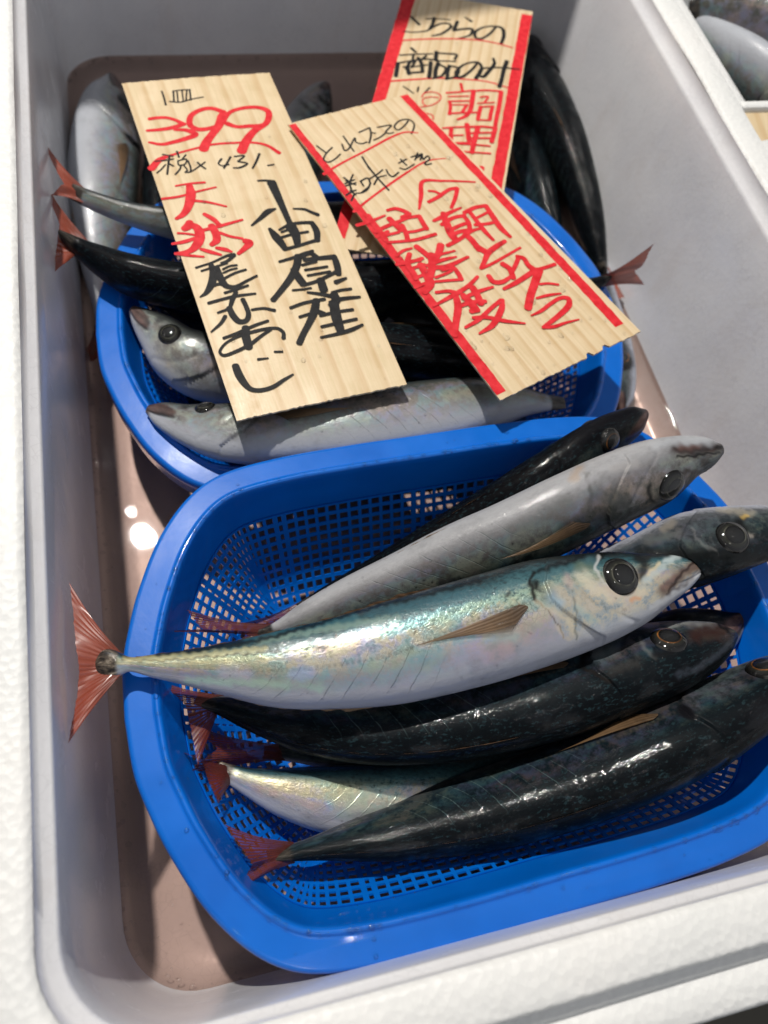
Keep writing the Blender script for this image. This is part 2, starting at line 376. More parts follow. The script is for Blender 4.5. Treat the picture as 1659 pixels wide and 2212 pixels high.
def mat_eye(name, ring):
    t = NT(name); r = t.attr('r'); n = t.noise(t.coord(), 500, 3)
    rr = t.math('ADD', r, t.math('MULTIPLY', t.math('SUBTRACT', n, 0.5), 0.05))
    ang = t.noise(t.coord(), 140, 3)
    rc = t.mix(t.step(ang, 0.40, 0.66), tuple(x * 0.12 for x in ring), ring)
    c = t.ramp(rr, [(0.0, (0.016, 0.0165, 0.017)), (0.40, (0.011, 0.0115, 0.012)), (0.56, (0.004, 0.004, 0.004)), (0.60, (0.008, 0.008, 0.007)), (0.72, (0.016, 0.017, 0.013)),
                    (0.80, (0.010, 0.010, 0.009)), (0.90, (0.004, 0.004, 0.004)), (1.0, (0.004, 0.004, 0.004))])
    rim_ = t.math('MULTIPLY', t.step(rr, 0.93, 0.97), t.step(ang, 0.46, 0.60))
    c = t.mix(t.math('MULTIPLY', rim_, 0.35), c, (0.10, 0.10, 0.095))
    band = t.math('MULTIPLY', t.step(rr, 0.585, 0.63), t.math('SUBTRACT', 1.0, t.step(rr, 0.64, 0.70)))
    c = t.mix(band, c, rc)
    t.set(Base_Color=c, Roughness=0.6, Specular_IOR_Level=0.1, Coat_Weight=1.0, Coat_Roughness=0.05)
    return t.m

def mat_plain(name, colour, rough, vary=0.25, scale=40):
    t = NT(name); co = t.coord()
    c = t.ramp(t.noise(co, scale, 4), [(0.3, tuple(x * (1 - vary) for x in colour)), (0.7, tuple(min(1, x * (1 + vary)) for x in colour))])
    t.set(Base_Color=c, Roughness=rough, Normal=t.bump(t.noise(co, scale * 6, 3), 0.2, 0.002)); return t.m

foam_dry = mat_foam('foam_dry', False)
foam_wet = mat_foam('foam_wet', True)
blue = mat_basket()
wood_a = mat_wood('pale_veneer', 95, 1.0)
wood_b = mat_wood('ribbed_veneer', 150, 0.6)
ink_black = mat_ink('black_ink', (0.004, 0.004, 0.005), (0.014, 0.014, 0.015))
ink_red = mat_ink('red_ink', (0.56, 0.008, 0.016), (0.70, 0.030, 0.040))
drop_mat = mat_water('clear_drop', (0.97, 0.97, 0.97), 0.09).m
skin_silver = mat_skin('silver_skin', RAMP_SILVER, metal=0.62, rough=0.22)
skin_white = mat_skin('white_skin', RAMP_WHITE, irid=0.45, metal=0.3, yellow=0.2, coat=0.5)
skin_pale = mat_skin('pale_skin', RAMP_PALE, irid=0.30, metal=0.2, sheen=0.3, yellow=0.1, rough=0.34, spec=0.25, coat=0.45)
skin_dark = mat_skin('dark_skin', RAMP_DARK, irid=0.10, metal=0.04, sheen=0.035, yellow=0.0, rough=0.36, spec=0.06, coat=0.45)
skin_black = mat_skin('black_skin', RAMP_BLACK, irid=0.06, metal=0.0, sheen=0.05, yellow=0.0, rough=0.30, spec=0.05, coat=0.35)
fin_red = mat_fin('red_fin', (0.12, 0.032, 0.022), (0.33, 0.062, 0.028), alpha=0.70)
fin_dim = mat_fin('dull_red_fin', (0.050, 0.014, 0.012), (0.17, 0.032, 0.022), alpha=0.5)
fin_dusk = mat_fin('dusky_fin', (0.05, 0.028, 0.02), (0.22, 0.12, 0.06), alpha=0.6)
fin_pect = mat_fin('brown_fin', (0.018, 0.011, 0.007), (0.25, 0.150, 0.075), alpha=0.55)
fin_tan = mat_fin('tan_fin', (0.085, 0.048, 0.024), (0.44, 0.29, 0.16), alpha=0.6)
eye_grey = mat_eye('grey_eye', (0.085, 0.085, 0.066))
eye_gold = mat_eye('gold_eye', (0.34, 0.13, 0.03))

# ------------------------------------------------------------------ polystyrene box, water, counter
def rrect(x0, x1, y0, y1, r, z, n=10):
    pts = []
    for cx, cy, a0 in ((x1 - r, y0 + r, -90), (x1 - r, y1 - r, 0), (x0 + r, y1 - r, 90), (x0 + r, y0 + r, 180)):
        for k in range(n + 1):
            a = math.radians(a0 + 90 * k / n)
            pts.append((cx + r * math.cos(a), cy + r * math.sin(a), z))
    # extra points along the straight runs keep the surface from shading flat
    out = []
    for i, p in enumerate(pts):
        q = pts[(i + 1) % len(pts)]
        L = math.hypot(q[0] - p[0], q[1] - p[1]); k = max(1, int(L / 0.05)) if (i % (n + 1)) == n else 1
        for j in range(k):
            f = j / k; out.append(tuple(p[c] * (1 - f) + q[c] * f for c in range(3)))
    return out
def loft(levels, close_last=False):
    rings = [rrect(*L) for L in levels]
    # all rings share the point count of the first by arc-index resampling
    n = len(rings[0])
    res = []
    for rg in rings:
        if len(rg) != n:
            a = np.array(rg + [rg[0]]); t = np.linspace(0, len(rg), n, endpoint=False)
            a = np.stack([np.interp(t, np.arange(len(rg) + 1), a[:, c]) for c in range(3)], 1)
            rg = [tuple(v) for v in a]
        res.append(rg)
    V = [p for rg in res for p in rg]; Fc = []
    for i in range(len(res) - 1):
        for j in range(n):
            k = (j + 1) % n
            Fc.append((i * n + j, i * n + k, (i + 1) * n + k, (i + 1) * n + j))
    if close_last: Fc.append(tuple((len(res) - 1) * n + j for j in range(n)))
    return np.array(V), Fc
def make_box():
    root = empty('fish_box', M((0.46, 1.05, -0.62)))
    tag(root, 'open white polystyrene box holding both blue baskets and brown meltwater', 'fish box')
    x0, x1, y0, y1 = -0.263, 1.183, -0.122, 2.27
    def g(e, r, z, dr=0.0, df=0.0): return (x0 + e, x1 - e - dr, y0 + e * (1.0 if e < 0 else 0.6), y1 - e - df, r, z)
    inner = [g(0.000, 0.120, -0.006), g(0.003, 0.120, -0.034), g(0.015, 0.118, -0.037), g(0.018, 0.118, -0.046)]
    inner += [g(0.018, 0.12, -0.046 - 0.39 * k / 6, 0.07 * k / 6, 0.05 * k / 6) for k in range(1, 7)]
    inner += [g(0.022, 0.12, -0.455, 0.072, 0.05), g(0.032, 0.12, -0.482, 0.074, 0.05), g(0.055, 0.11, -0.498, 0.075, 0.05), g(0.09, 0.10, -0.502, 0.075, 0.05)]
    V, Fc = loft(inner, True)
    sh = mesh_obj('inner_wall', V * S, Fc, foam_wet, root, True)
    o = 0.062
    rim = [g(0.000, 0.120, -0.006), g(-0.004, 0.124, -0.001), g(-0.010, 0.13, 0.001), g(-o + 0.006, 0.176, 0.001), g(-o, 0.182, -0.003), g(-o - 0.002, 0.184, -0.030),
           g(-o - 0.016, 0.198, -0.034), g(-o - 0.018, 0.20, -0.040), g(-o - 0.026, 0.208, -0.037), g(-o - 0.060, 0.24, -0.037), g(-o - 0.066, 0.246, -0.043), g(-o - 0.066, 0.246, -0.62)]
    V, Fc = loft(rim)
    V[:, 2] += 0.0022 * np.sin(V[:, 0] * 17) * np.cos(V[:, 1] * 13)
    rm = mesh_obj('rim', V * S, Fc, foam_dry, root, True)
    m = rm.modifiers.new('soft', 'BEVEL'); m.width = 0.0008; m.segments = 2; m.limit_method = 'ANGLE'; m.angle_limit = math.radians(50)
    return root
box = make_box()

wt = mat_water('melt_water', (0.745, 0.625, 0.575), 0.02, 0.05)
lv = []
for dd in (-0.002, 0.0, 0.002, 0.004, 0.007, 0.011, 0.016, 0.024):
    lv.append((-0.2455 + dd, 1.0955 - dd, -0.1115 + dd, 2.2025 - dd, 0.12 - dd * 0.5, -0.45 + 0.009 * math.exp(-max(dd, 0) / 0.0055) + (0.002 if dd < 0 else 0)))
wv, wf = loft(lv, True)
water = mesh_obj('water', wv * S, wf, wt.m)
for p_ in water.data.polygons: p_.use_smooth = len(p_.vertices) == 4
tag(water, kind='structure')

counter_mat = mat_plain('dark_counter', (0.060, 0.052, 0.036), 0.5, 0.4, 12)
gv = np.array([(-6, -6, -0.622), (7, -6, -0.622), (7, 9, -0.622), (-6, 9, -0.622)])
ground = mesh_obj('ground', gv * S, [(0, 1, 2, 3)], counter_mat)
tag(ground, kind='structure')

# ------------------------------------------------------------------ blue baskets
QP = [(0.56, 0.0), (0.555, 0.08), (0.541, 0.135), (0.52, 0.195), (0.478, 0.28), (0.424, 0.345), (0.366, 0.379), (0.27, 0.395), (0.14, 0.40), (0.0, 0.40)]
def outline(n):
    q = crom(QP, 200)
    full = np.concatenate([q, q[::-1][1:] * [-1, 1], q[1:] * [-1, -1], q[::-1][1:-1] * [1, -1]])
    full = np.concatenate([full, full[:1]])
    L = np.concatenate([[0], np.cumsum(np.linalg.norm(np.diff(full, axis=0), axis=1))])
    t = np.linspace(0, L[-1], n, endpoint=False)
    p = np.stack([np.interp(t, L, full[:, 0]), np.interp(t, L, full[:, 1])], 1)
    tg = np.roll(p, -1, 0) - np.roll(p, 1, 0); tg /= np.linalg.norm(tg, axis=1)[:, None]
    nrm = np.stack([tg[:, 1], -tg[:, 0]], 1)       # outward for a counter-clockwise curve
    return p, nrm
def ring_at(p, nrm, off, z):
    q = p - nrm * off
    return np.concatenate([q, np.full((len(q), 1), z)], 1)
def make_basket(label, cx, cy, z, rot, slopes, drops):
    root = empty('basket', M((cx, cy, z - 0.25)))
    tag(root, label, 'basket', 'blue plastic baskets in the foam box')
    ca, sa = math.cos(rot), math.sin(rot)
    def place(V):
        V = np.asarray(V, float)
        x = V[:, 0] * ca - V[:, 1] * sa; y = V[:, 0] * sa + V[:, 1] * ca
        zz = z + V[:, 2] + slopes[0] * x + slopes[1] * y
        return np.stack([cx + x, cy + y, zz], 1) * S
    n = 312
    p, nr = outline(n)
    prof = [(-0.002, -0.046), (-0.003, -0.012), (-0.0025, -0.008), (0.000, -0.002), (0.003, -0.0005), (0.006, 0.0), (0.038, 0.001), (0.0405, 0.0014), (0.042, 0.0028), (0.0435, 0.0052), (0.046, 0.0062), (0.049, 0.0055), (0.0515, 0.002), (0.0545, -0.008), (0.057, -0.018), (0.072, -0.068), (0.074, -0.072)]
    V = np.concatenate([ring_at(p, nr, o, zz) for o, zz in prof])
    Fc = [(i * n + j, i * n + (j + 1) % n, (i + 1) * n + (j + 1) % n, (i + 1) * n + j) for i in range(len(prof) - 1) for j in range(n)]
    rim = mesh_obj('rim', place(V), Fc, blue, root, True)
    sm = rim.modifiers.new('wall', 'SOLIDIFY'); sm.thickness = 0.0016; sm.offset = -1
    # lattice: rings down the wall, round the fillet and in over the floor
    m = 156
    p, nr = outline(m)
    rows = [(0.074 + 0.0105 * k, -0.072 - 0.0165 * k) for k in range(8)]
    rows += [(0.161, -0.203), (0.176, -0.2165), (0.193, -0.227), (0.2115, -0.2345), (0.2305, -0.2395)]
    G = np.stack([ring_at(p, nr, o, zz) for o, zz in rows])          # rows x m x 3
    verts = list(G.reshape(-1, 3)); faces = []
    for i in range(len(rows) - 1):
        for j in range(m):
            k = (j + 1) % m
            a, b, c, d = i * m + j, i * m + k, (i + 1) * m + k, (i + 1) * m + j
            A, B, C, D = G[i, j], G[i, k], G[i + 1, k], G[i + 1, j]
            w = np.linalg.norm(B - A) * 0.5 + np.linalg.norm(C - D) * 0.5
            if w < 0.0062:
                faces.append((a, b, c, d)); continue
            mx = min(0.42, (0.0062 if j % 13 == 0 else 0.0030) / max(w, 1e-4)); my = 0.17
            q = []
            for fu, fv in ((mx, my), (1 - mx, my), (1 - mx, 1 - my), (mx, 1 - my)):
                q.append(len(verts)); verts.append((A * (1 - fu) + B * fu) * (1 - fv) + (D * (1 - fu) + C * fu) * fv)
            faces += [(a, b, q[1], q[0]), (b, c, q[2], q[1]), (c, d, q[3], q[2]), (d, a, q[0], q[3])]
    # the floor itself: a square grid trimmed to the last ring, with a plain band round its edge
    b0 = len(verts)
    for off in (0.229, 0.256): verts += list(ring_at(p, nr, off, -0.2412))
    for j in range(m): faces.append((b0 + j, b0 + (j + 1) % m, b0 + m + (j + 1) % m, b0 + m + j))
    pt = 0.0187; poly = ring_at(p, nr, 0.243, 0.0)[:, :2]
    def inside(x, y):
        c = False; q = len(poly) - 1
        for k in range(len(poly)):
            if (poly[k][1] > y) != (poly[q][1] > y) and x < (poly[q][0] - poly[k][0]) * (y - poly[k][1]) / (poly[q][1] - poly[k][1]) + poly[k][0]: c = not c
            q = k
        return c
    node = {}
    def nd(a, b):
        if (a, b) not in node: node[(a, b)] = len(verts); verts.append(np.array([a * pt, b * pt, -0.2425]))
        return node[(a, b)]
    for a in range(-26, 26):
        for b in range(-18, 18):
            if not all(inside((a + da) * pt, (b + db) * pt) for da in (0, 1) for db in (0, 1)): continue
            o4 = [nd(a, b), nd(a + 1, b), nd(a + 1, b + 1), nd(a, b + 1)]
            q = []; e0 = 0.34 if a % 9 == 0 else 0.17
            for fu, fv in ((e0, 0.17), (1 - e0, 0.17), (1 - e0, 0.83), (e0, 0.83)):
                q.append(len(verts)); verts.append(np.array([(a + fu) * pt, (b + fv) * pt, -0.2425]))
            for k in range(4): faces.append((o4[k], o4[(k + 1) % 4], q[(k + 1) % 4], q[k]))
    lat = mesh_obj('lattice_tray', place(verts), faces, blue, root, False)
    s2 = lat.modifiers.new('wall', 'SOLIDIFY'); s2.thickness = 0.0009; s2.offset = 0
    # water beads along the inner ridge of the rim
    D = []
    for k in range(drops):
        j = random.randrange(n * 4) / (n * 4.0)
        pp, nn = P_OUT; idx = int(j * len(pp)); off = random.choice([0.043, 0.044, 0.046, 0.047, random.uniform(0.004, 0.045), random.uniform(0.06, 0.1)])
        zz = float(np.interp(off, [a for a, _ in prof[4:]], [b for _, b in prof[4:]]))
        q = pp[idx] - nn[idx] * off
        D.append((place([(q[0], q[1], zz)])[0], (0, 0, 1), random.choice([0.0004, 0.0005, 0.0006, 0.0009])))
    for k in range(150):
        idx = random.randrange(len(P_OUT[0])); q = P_OUT[0][idx] - P_OUT[1][idx] * random.uniform(0.0445, 0.0475)
        D.append((place([(q[0], q[1], 0.0062)])[0], (0, 0, 1), random.choice([0.0005, 0.0007, 0.0009, 0.0011])))
    droplets(D, root)
    return root
def droplets(D, parent):
    V = []; Fc = []
    for (p, nr, r) in D:
        nr = np.array(nr, float); nr /= np.linalg.norm(nr)
        a = np.cross(nr, (0.3, 0.9, 0.1)); a /= np.linalg.norm(a); b = np.cross(nr, a)
        sx = random.uniform(0.8, 1.5); b0 = len(V); K = 8
        ang = random.uniform(0, 6.28); a, b = a * math.cos(ang) + b * math.sin(ang), b * math.cos(ang) - a * math.sin(ang)
        for lv, (rr, hh) in enumerate(((1.0, 0.0), (0.9, 0.28), (0.6, 0.5))):
            for k in range(K):
                t = 2 * math.pi * k / K
                V.append(np.array(p) + (a * math.cos(t) * sx + b * math.sin(t)) * r * rr + nr * r * hh)
        V.append(np.array(p) + nr * r * 0.6)
        for lv in range(2):
            for k in range(K):
                Fc.append((b0 + lv * K + k, b0 + lv * K + (k + 1) % K, b0 + (lv + 1) * K + (k + 1) % K, b0 + (lv + 1) * K + k))
        for k in range(K): Fc.append((b0 + 2 * K + k, b0 + 2 * K + (k + 1) % K, b0 + 3 * K))
    if not V: return
    o = mesh_obj('water_beads', V, Fc, drop_mat, parent, True)
    o['kind'] = 'stuff'
    return o
P_OUT = outline(2000)
make_basket('blue mesh basket at the front with five long fish laid across it', 0.385, 0.288, -0.17, math.radians(1.5), (0.0, 0.0), 150)
make_basket('blue mesh basket at the back, under the wooden price cards', 0.372, 1.052, -0.26, math.radians(-1.0), (0.0, 0.0), 90)

# ------------------------------------------------------------------ fish
FRAMES = {'h': (1036.9, 1080.2, 0.375), 'b': (1206.9, 548.6, 0.2977), 't': (216.1, 1209.7, 0.4947)}
def parse_marks(txt):
    # one mark per line: frame, r g b, strength, width | points, in the enlarged frame's pixels
    for ln in txt.strip().splitlines():
        hd, body = ln.split('|'); f_, r_, g_, b_, st_, w_ = hd.split()
        ox, oy, k = FRAMES[f_]
        pts = np.array([[ox + k * float(q.split(',')[0]), oy + k * float(q.split(',')[1])] for q in body.split()])
        yield (float(r_), float(g_), float(b_)), float(st_), float(w_) * k, pts
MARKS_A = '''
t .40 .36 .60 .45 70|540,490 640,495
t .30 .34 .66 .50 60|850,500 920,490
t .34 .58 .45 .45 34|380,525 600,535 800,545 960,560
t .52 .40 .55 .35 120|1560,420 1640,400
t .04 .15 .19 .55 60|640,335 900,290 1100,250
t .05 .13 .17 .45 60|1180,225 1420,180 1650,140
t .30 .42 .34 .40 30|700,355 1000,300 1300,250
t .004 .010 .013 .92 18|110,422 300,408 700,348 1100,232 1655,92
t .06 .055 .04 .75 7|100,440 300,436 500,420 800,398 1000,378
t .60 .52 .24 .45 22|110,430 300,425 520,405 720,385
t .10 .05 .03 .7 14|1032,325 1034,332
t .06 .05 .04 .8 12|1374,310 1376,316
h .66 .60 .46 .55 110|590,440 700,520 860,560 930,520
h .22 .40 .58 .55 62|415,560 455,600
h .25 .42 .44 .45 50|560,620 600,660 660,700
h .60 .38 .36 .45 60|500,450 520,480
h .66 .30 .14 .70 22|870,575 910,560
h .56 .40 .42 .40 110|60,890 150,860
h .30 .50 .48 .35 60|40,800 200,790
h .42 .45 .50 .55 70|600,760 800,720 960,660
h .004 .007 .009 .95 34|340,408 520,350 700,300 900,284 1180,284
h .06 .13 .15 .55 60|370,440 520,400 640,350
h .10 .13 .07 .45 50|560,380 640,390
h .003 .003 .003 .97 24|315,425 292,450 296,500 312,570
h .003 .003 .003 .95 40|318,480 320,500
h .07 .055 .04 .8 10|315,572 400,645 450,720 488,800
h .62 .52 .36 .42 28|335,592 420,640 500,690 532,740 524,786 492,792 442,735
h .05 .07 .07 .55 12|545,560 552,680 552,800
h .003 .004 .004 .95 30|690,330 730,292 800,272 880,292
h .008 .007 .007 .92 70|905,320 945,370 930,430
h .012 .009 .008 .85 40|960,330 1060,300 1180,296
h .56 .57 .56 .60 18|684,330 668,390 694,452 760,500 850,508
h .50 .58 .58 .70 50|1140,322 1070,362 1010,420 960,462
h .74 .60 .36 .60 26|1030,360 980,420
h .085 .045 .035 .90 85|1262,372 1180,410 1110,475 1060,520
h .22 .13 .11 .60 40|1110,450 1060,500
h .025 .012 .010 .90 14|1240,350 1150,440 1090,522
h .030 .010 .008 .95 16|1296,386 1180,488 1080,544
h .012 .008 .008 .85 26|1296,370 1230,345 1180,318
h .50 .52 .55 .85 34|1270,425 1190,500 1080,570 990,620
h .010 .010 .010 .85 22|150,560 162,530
'''
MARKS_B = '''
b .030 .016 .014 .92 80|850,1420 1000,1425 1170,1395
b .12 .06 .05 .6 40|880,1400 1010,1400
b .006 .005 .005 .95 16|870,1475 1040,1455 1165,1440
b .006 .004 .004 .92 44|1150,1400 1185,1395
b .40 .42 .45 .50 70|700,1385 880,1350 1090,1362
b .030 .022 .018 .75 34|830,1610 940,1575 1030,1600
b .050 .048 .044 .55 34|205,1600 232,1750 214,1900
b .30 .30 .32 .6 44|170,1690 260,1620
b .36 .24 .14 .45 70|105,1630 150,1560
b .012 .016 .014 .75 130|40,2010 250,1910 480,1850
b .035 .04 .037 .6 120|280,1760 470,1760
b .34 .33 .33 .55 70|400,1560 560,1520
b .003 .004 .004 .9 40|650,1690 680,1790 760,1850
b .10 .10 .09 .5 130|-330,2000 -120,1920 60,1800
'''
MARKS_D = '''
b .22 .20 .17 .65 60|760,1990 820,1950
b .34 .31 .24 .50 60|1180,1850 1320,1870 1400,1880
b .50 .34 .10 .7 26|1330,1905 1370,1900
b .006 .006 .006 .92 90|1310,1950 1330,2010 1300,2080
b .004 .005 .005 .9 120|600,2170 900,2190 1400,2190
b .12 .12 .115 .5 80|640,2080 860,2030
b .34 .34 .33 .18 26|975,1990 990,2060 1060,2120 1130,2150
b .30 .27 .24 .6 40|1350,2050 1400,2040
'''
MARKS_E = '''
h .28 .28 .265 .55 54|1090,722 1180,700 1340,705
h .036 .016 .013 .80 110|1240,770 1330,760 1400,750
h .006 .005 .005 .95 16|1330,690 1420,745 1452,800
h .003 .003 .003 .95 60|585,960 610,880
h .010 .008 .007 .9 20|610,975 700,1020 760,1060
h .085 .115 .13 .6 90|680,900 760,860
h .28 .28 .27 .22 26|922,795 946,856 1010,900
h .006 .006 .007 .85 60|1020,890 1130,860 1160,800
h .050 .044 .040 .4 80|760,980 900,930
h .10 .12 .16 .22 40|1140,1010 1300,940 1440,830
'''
class Fish:
    def __init__(s, name, label, st, z, dorsal='t', roll=0.0, skin=None, eye=None, group=None, res=(150, 48), ratio=0.74,
                 tail=None, tailz=None, tail_mat=None, pect=True, cat='fish', eye_s=0.135, eye_d=0.30, eye_r=0.030, fins=True, marks=None):
        s.skin = skin
        st = np.array(st, float)
        K = 300
        mid = np.stack([(st[:, 0] + st[:, 2]) / 2, (st[:, 1] + st[:, 3]) / 2, st[:, 0], st[:, 1], st[:, 2], st[:, 3]], 1)
        c = crom(mid, K)
        L = np.concatenate([[0], np.cumsum(np.linalg.norm(np.diff(c[:, :2], axis=0), axis=1))]); L /= L[-1]
        u = np.linspace(0, 1, K)
        c = np.stack([np.interp(u, L, c[:, k]) for k in range(6)], 1)
        zz = np.interp(u, np.linspace(0, 1, len(z)), z)
        ker = np.ones(31) / 31
        zz = np.convolve(np.pad(zz, 15, 'edge'), ker, 'valid')
        P = np.array([U(a[0], a[1], b) for a, b in zip(c, zz)])
        T = np.gradient(P, axis=0)
        for _ in range(6): T[1:-1] = (T[2:] + T[:-2] + 2 * T[1:-1]) / 4
        T /= np.linalg.norm(T, axis=1)[:, None]
        V = CAM - P; V -= T * np.sum(V * T, 1)[:, None]; V /= np.linalg.norm(V, axis=1)[:, None]
        Uu = np.cross(V, T)
        top = np.array([U(a[2], a[3], b) for a, b in zip(c, zz)]); bot = np.array([U(a[4], a[5], b) for a, b in zip(c, zz)])
        if np.sum((top - bot) * Uu) < 0: Uu = -Uu
        dep = np.array([depth(p) for p in P])
        hp = 0.5 * np.hypot(c[:, 2] - c[:, 4], c[:, 3] - c[:, 5])
        # width across the run of the fish, not along it
        ax = np.gradient(c[:, :2], axis=0); ax /= np.linalg.norm(ax, axis=1)[:, None]
        cross = np.abs((c[:, 2] - c[:, 4]) * ax[:, 1] - (c[:, 3] - c[:, 5]) * ax[:, 0]) / 2
        hp = np.minimum(hp, np.maximum(cross, 1.0))
        half = hp * dep / F
        for _ in range(3): half[1:-1] = (half[2:] + half[:-2] + half[1:-1]) / 3
        rl = math.radians(roll)
        if dorsal == 'b': Uu = -Uu
        D = Uu * math.cos(rl) + V * math.sin(rl)
        Lt = V * math.cos(rl) - Uu * math.sin(rl)
        rat = np.interp(u, [0, 0.04, 0.15, 0.3, 0.6, 0.85, 0.95, 1], [0.75, 0.62, 0.66, ratio, ratio, ratio, 0.7, 0.22])
        h = half / np.sqrt(math.cos(rl) ** 2 + (rat * math.sin(rl)) ** 2)
        w = h * rat
        # blunt rounding of the snout
        s.u, s.P, s.T, s.D, s.Lt, s.h, s.w = u, P, T, D, Lt, h, w
        s.len = np.sum(np.linalg.norm(np.diff(P, axis=0), axis=1))
        s.hmax = h.max()
        s.seed = rng.uniform(0, 5)
        ns, nt = res
        sv = np.concatenate([np.linspace(0, 0.012, 5)[:-1], np.linspace(0.012, 0.30, int(ns * 0.45))[:-1], np.linspace(0.30, 1.0, int(ns * 0.55))])
        th = np.linspace(0, 2 * math.pi, nt, endpoint=False)
        SS, TT = np.meshgrid(sv, th, indexing='ij')
        X = s.surf(SS, TT)
        hc = np.cos(TT)
        nS = len(sv)
        verts = X.reshape(-1, 3) * S
        idx = np.arange(nS * nt).reshape(nS, nt)
        a, b = idx[:-1], np.roll(idx, -1, 1)[:-1]; c2, d = np.roll(idx, -1, 1)[1:], idx[1:]
        faces = np.stack([a, b, c2, d], -1).reshape(-1, 4).tolist()
        n0 = len(verts)
        verts = np.concatenate([verts, X[0].mean(0)[None] * S, X[-1].mean(0)[None] * S])
        faces += [(int(idx[0, (j + 1) % nt]), int(idx[0, j]), n0) for j in range(nt)]
        faces += [(int(idx[-1, j]), int(idx[-1, (j + 1) % nt]), n0 + 1) for j in range(nt)]
        girth = np.where(TT > math.pi, 2 * math.pi - TT, TT) * s.hmax * 0.85 * S
        co = np.stack([SS * s.len * S + s.seed, girth + s.seed * 0.3 + np.where(TT > math.pi, 0.5, 0), np.full_like(SS, s.seed)], -1).reshape(-1, 3)
        sm = lambda x, lo, hi: np.clip((x - lo) / (hi - lo), 0, 1) ** 2 * (3 - 2 * np.clip((x - lo) / (hi - lo), 0, 1))
        mouth_h = -0.62 + 4.7 * SS
        jaw = (1 - sm(SS, 0.072, 0.088)) * sm(hc, mouth_h - 0.07, mouth_h + 0.05) * (1 - sm(hc, 0.75 - 9.5 * SS, 1.0 - 9.5 * SS))
        jaw = np.maximum(jaw, (1 - sm(SS, 0.006, 0.022)) * 0.9)
        op = s.op_edge(hc)
        spot = 2.2 * np.exp(-((SS - op - 0.002) / 0.0085) ** 2 - ((hc - 0.42) / 0.20) ** 2)
        spot = np.maximum(spot, 0.60 * np.exp(-((SS - op - 0.004) / 0.0065) ** 2) * sm(hc, -0.75, -0.3) * (1 - sm(hc, 0.6, 0.8)))
        spot = np.maximum(spot, 0.85 * np.exp(-((hc - mouth_h) / 0.075) ** 2) * (1 - sm(SS, 0.075, 0.09)))
        spot = np.maximum(spot, 0.85 * np.exp(-((SS - 0.088) / 0.016) ** 2 - ((hc - 0.50) / 0.22) ** 2))
        rr_ = np.hypot((SS - eye_s) / (eye_r * 1.06), (hc - eye_d) * s.hmax / (eye_r * s.len))
        spot = np.maximum(spot, (1 - sm(rr_, 1.02, 1.42)) * (0.45 + 0.5 * np.clip((eye_s - SS) / 0.03 + (hc - eye_d) * 1.2, 0, 1)))
        spot = np.maximum(spot, 0.8 * sm(hc, 0.72, 0.92) * (1 - sm(SS, 0.16, 0.26)))
        spot = np.clip(spot, 0, 1)
        patch = sm(SS, 0.958, 0.966)
        lh = 0.30 - 0.26 * sm(SS, 0.35, 0.55)
        line = np.exp(-((hc - lh) / 0.028) ** 2) * sm(SS, 0.27, 0.32) * (1 - sm(SS, 0.97, 1.0))
        head = 1 - sm(SS, 0.25, 0.30)
        pc = np.zeros(SS.shape + (3,)); pa = np.zeros(SS.shape)
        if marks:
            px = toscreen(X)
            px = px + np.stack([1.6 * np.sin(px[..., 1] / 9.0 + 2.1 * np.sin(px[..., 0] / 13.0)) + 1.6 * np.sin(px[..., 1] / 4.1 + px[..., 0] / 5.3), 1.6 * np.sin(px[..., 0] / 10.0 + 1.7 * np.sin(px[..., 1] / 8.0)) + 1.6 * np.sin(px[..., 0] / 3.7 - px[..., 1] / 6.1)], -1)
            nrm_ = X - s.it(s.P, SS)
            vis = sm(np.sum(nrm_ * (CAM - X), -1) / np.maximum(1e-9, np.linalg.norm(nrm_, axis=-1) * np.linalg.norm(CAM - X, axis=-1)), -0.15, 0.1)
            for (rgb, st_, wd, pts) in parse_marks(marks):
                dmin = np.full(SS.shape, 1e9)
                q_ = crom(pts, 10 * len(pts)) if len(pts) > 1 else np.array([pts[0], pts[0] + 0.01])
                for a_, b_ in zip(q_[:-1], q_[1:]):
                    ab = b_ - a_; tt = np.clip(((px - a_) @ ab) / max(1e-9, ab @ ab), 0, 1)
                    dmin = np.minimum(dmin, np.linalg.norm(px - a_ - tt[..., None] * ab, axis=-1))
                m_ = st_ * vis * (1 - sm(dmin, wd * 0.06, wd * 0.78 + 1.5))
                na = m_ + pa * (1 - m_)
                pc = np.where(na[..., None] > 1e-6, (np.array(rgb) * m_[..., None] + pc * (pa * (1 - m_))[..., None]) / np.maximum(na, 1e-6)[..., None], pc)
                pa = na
            jaw = jaw * 0.15; spot = spot * 0.25
        ext = lambda q, v0=0.0: np.concatenate([q.reshape(-1), [v0, v0]])
        attrs = dict(s=np.concatenate([SS.reshape(-1), [0, 1]]), h=ext(hc), co=np.concatenate([co, co[:1], co[-1:]]), jaw=ext(jaw, 0.5), line=ext(line), spot=ext(spot), head=ext(head), patch=np.concatenate([patch.reshape(-1), [0, 1]]), pa=ext(pa), pc=np.concatenate([pc.reshape(-1, 3), pc.reshape(-1, 3)[:2]]))
        s.o = mesh_obj(name, verts, faces, skin, None, True, attrs)
        tag(s.o, label, cat, group)
        # eyes
        for sg in (1, -1):
            s.eye(sg, eye_s, eye_d, eye_r, eye or eye_grey)
        if pect:
            s.pectoral(1); s.pectoral(-1)
        if fins:
            s.ridge('dorsal_fin', 0.0, 0.42, 0.93, 0.030, fin_dusk)
            s.ridge('anal_fin', math.pi, 0.55, 0.93, 0.024, fin_tan)
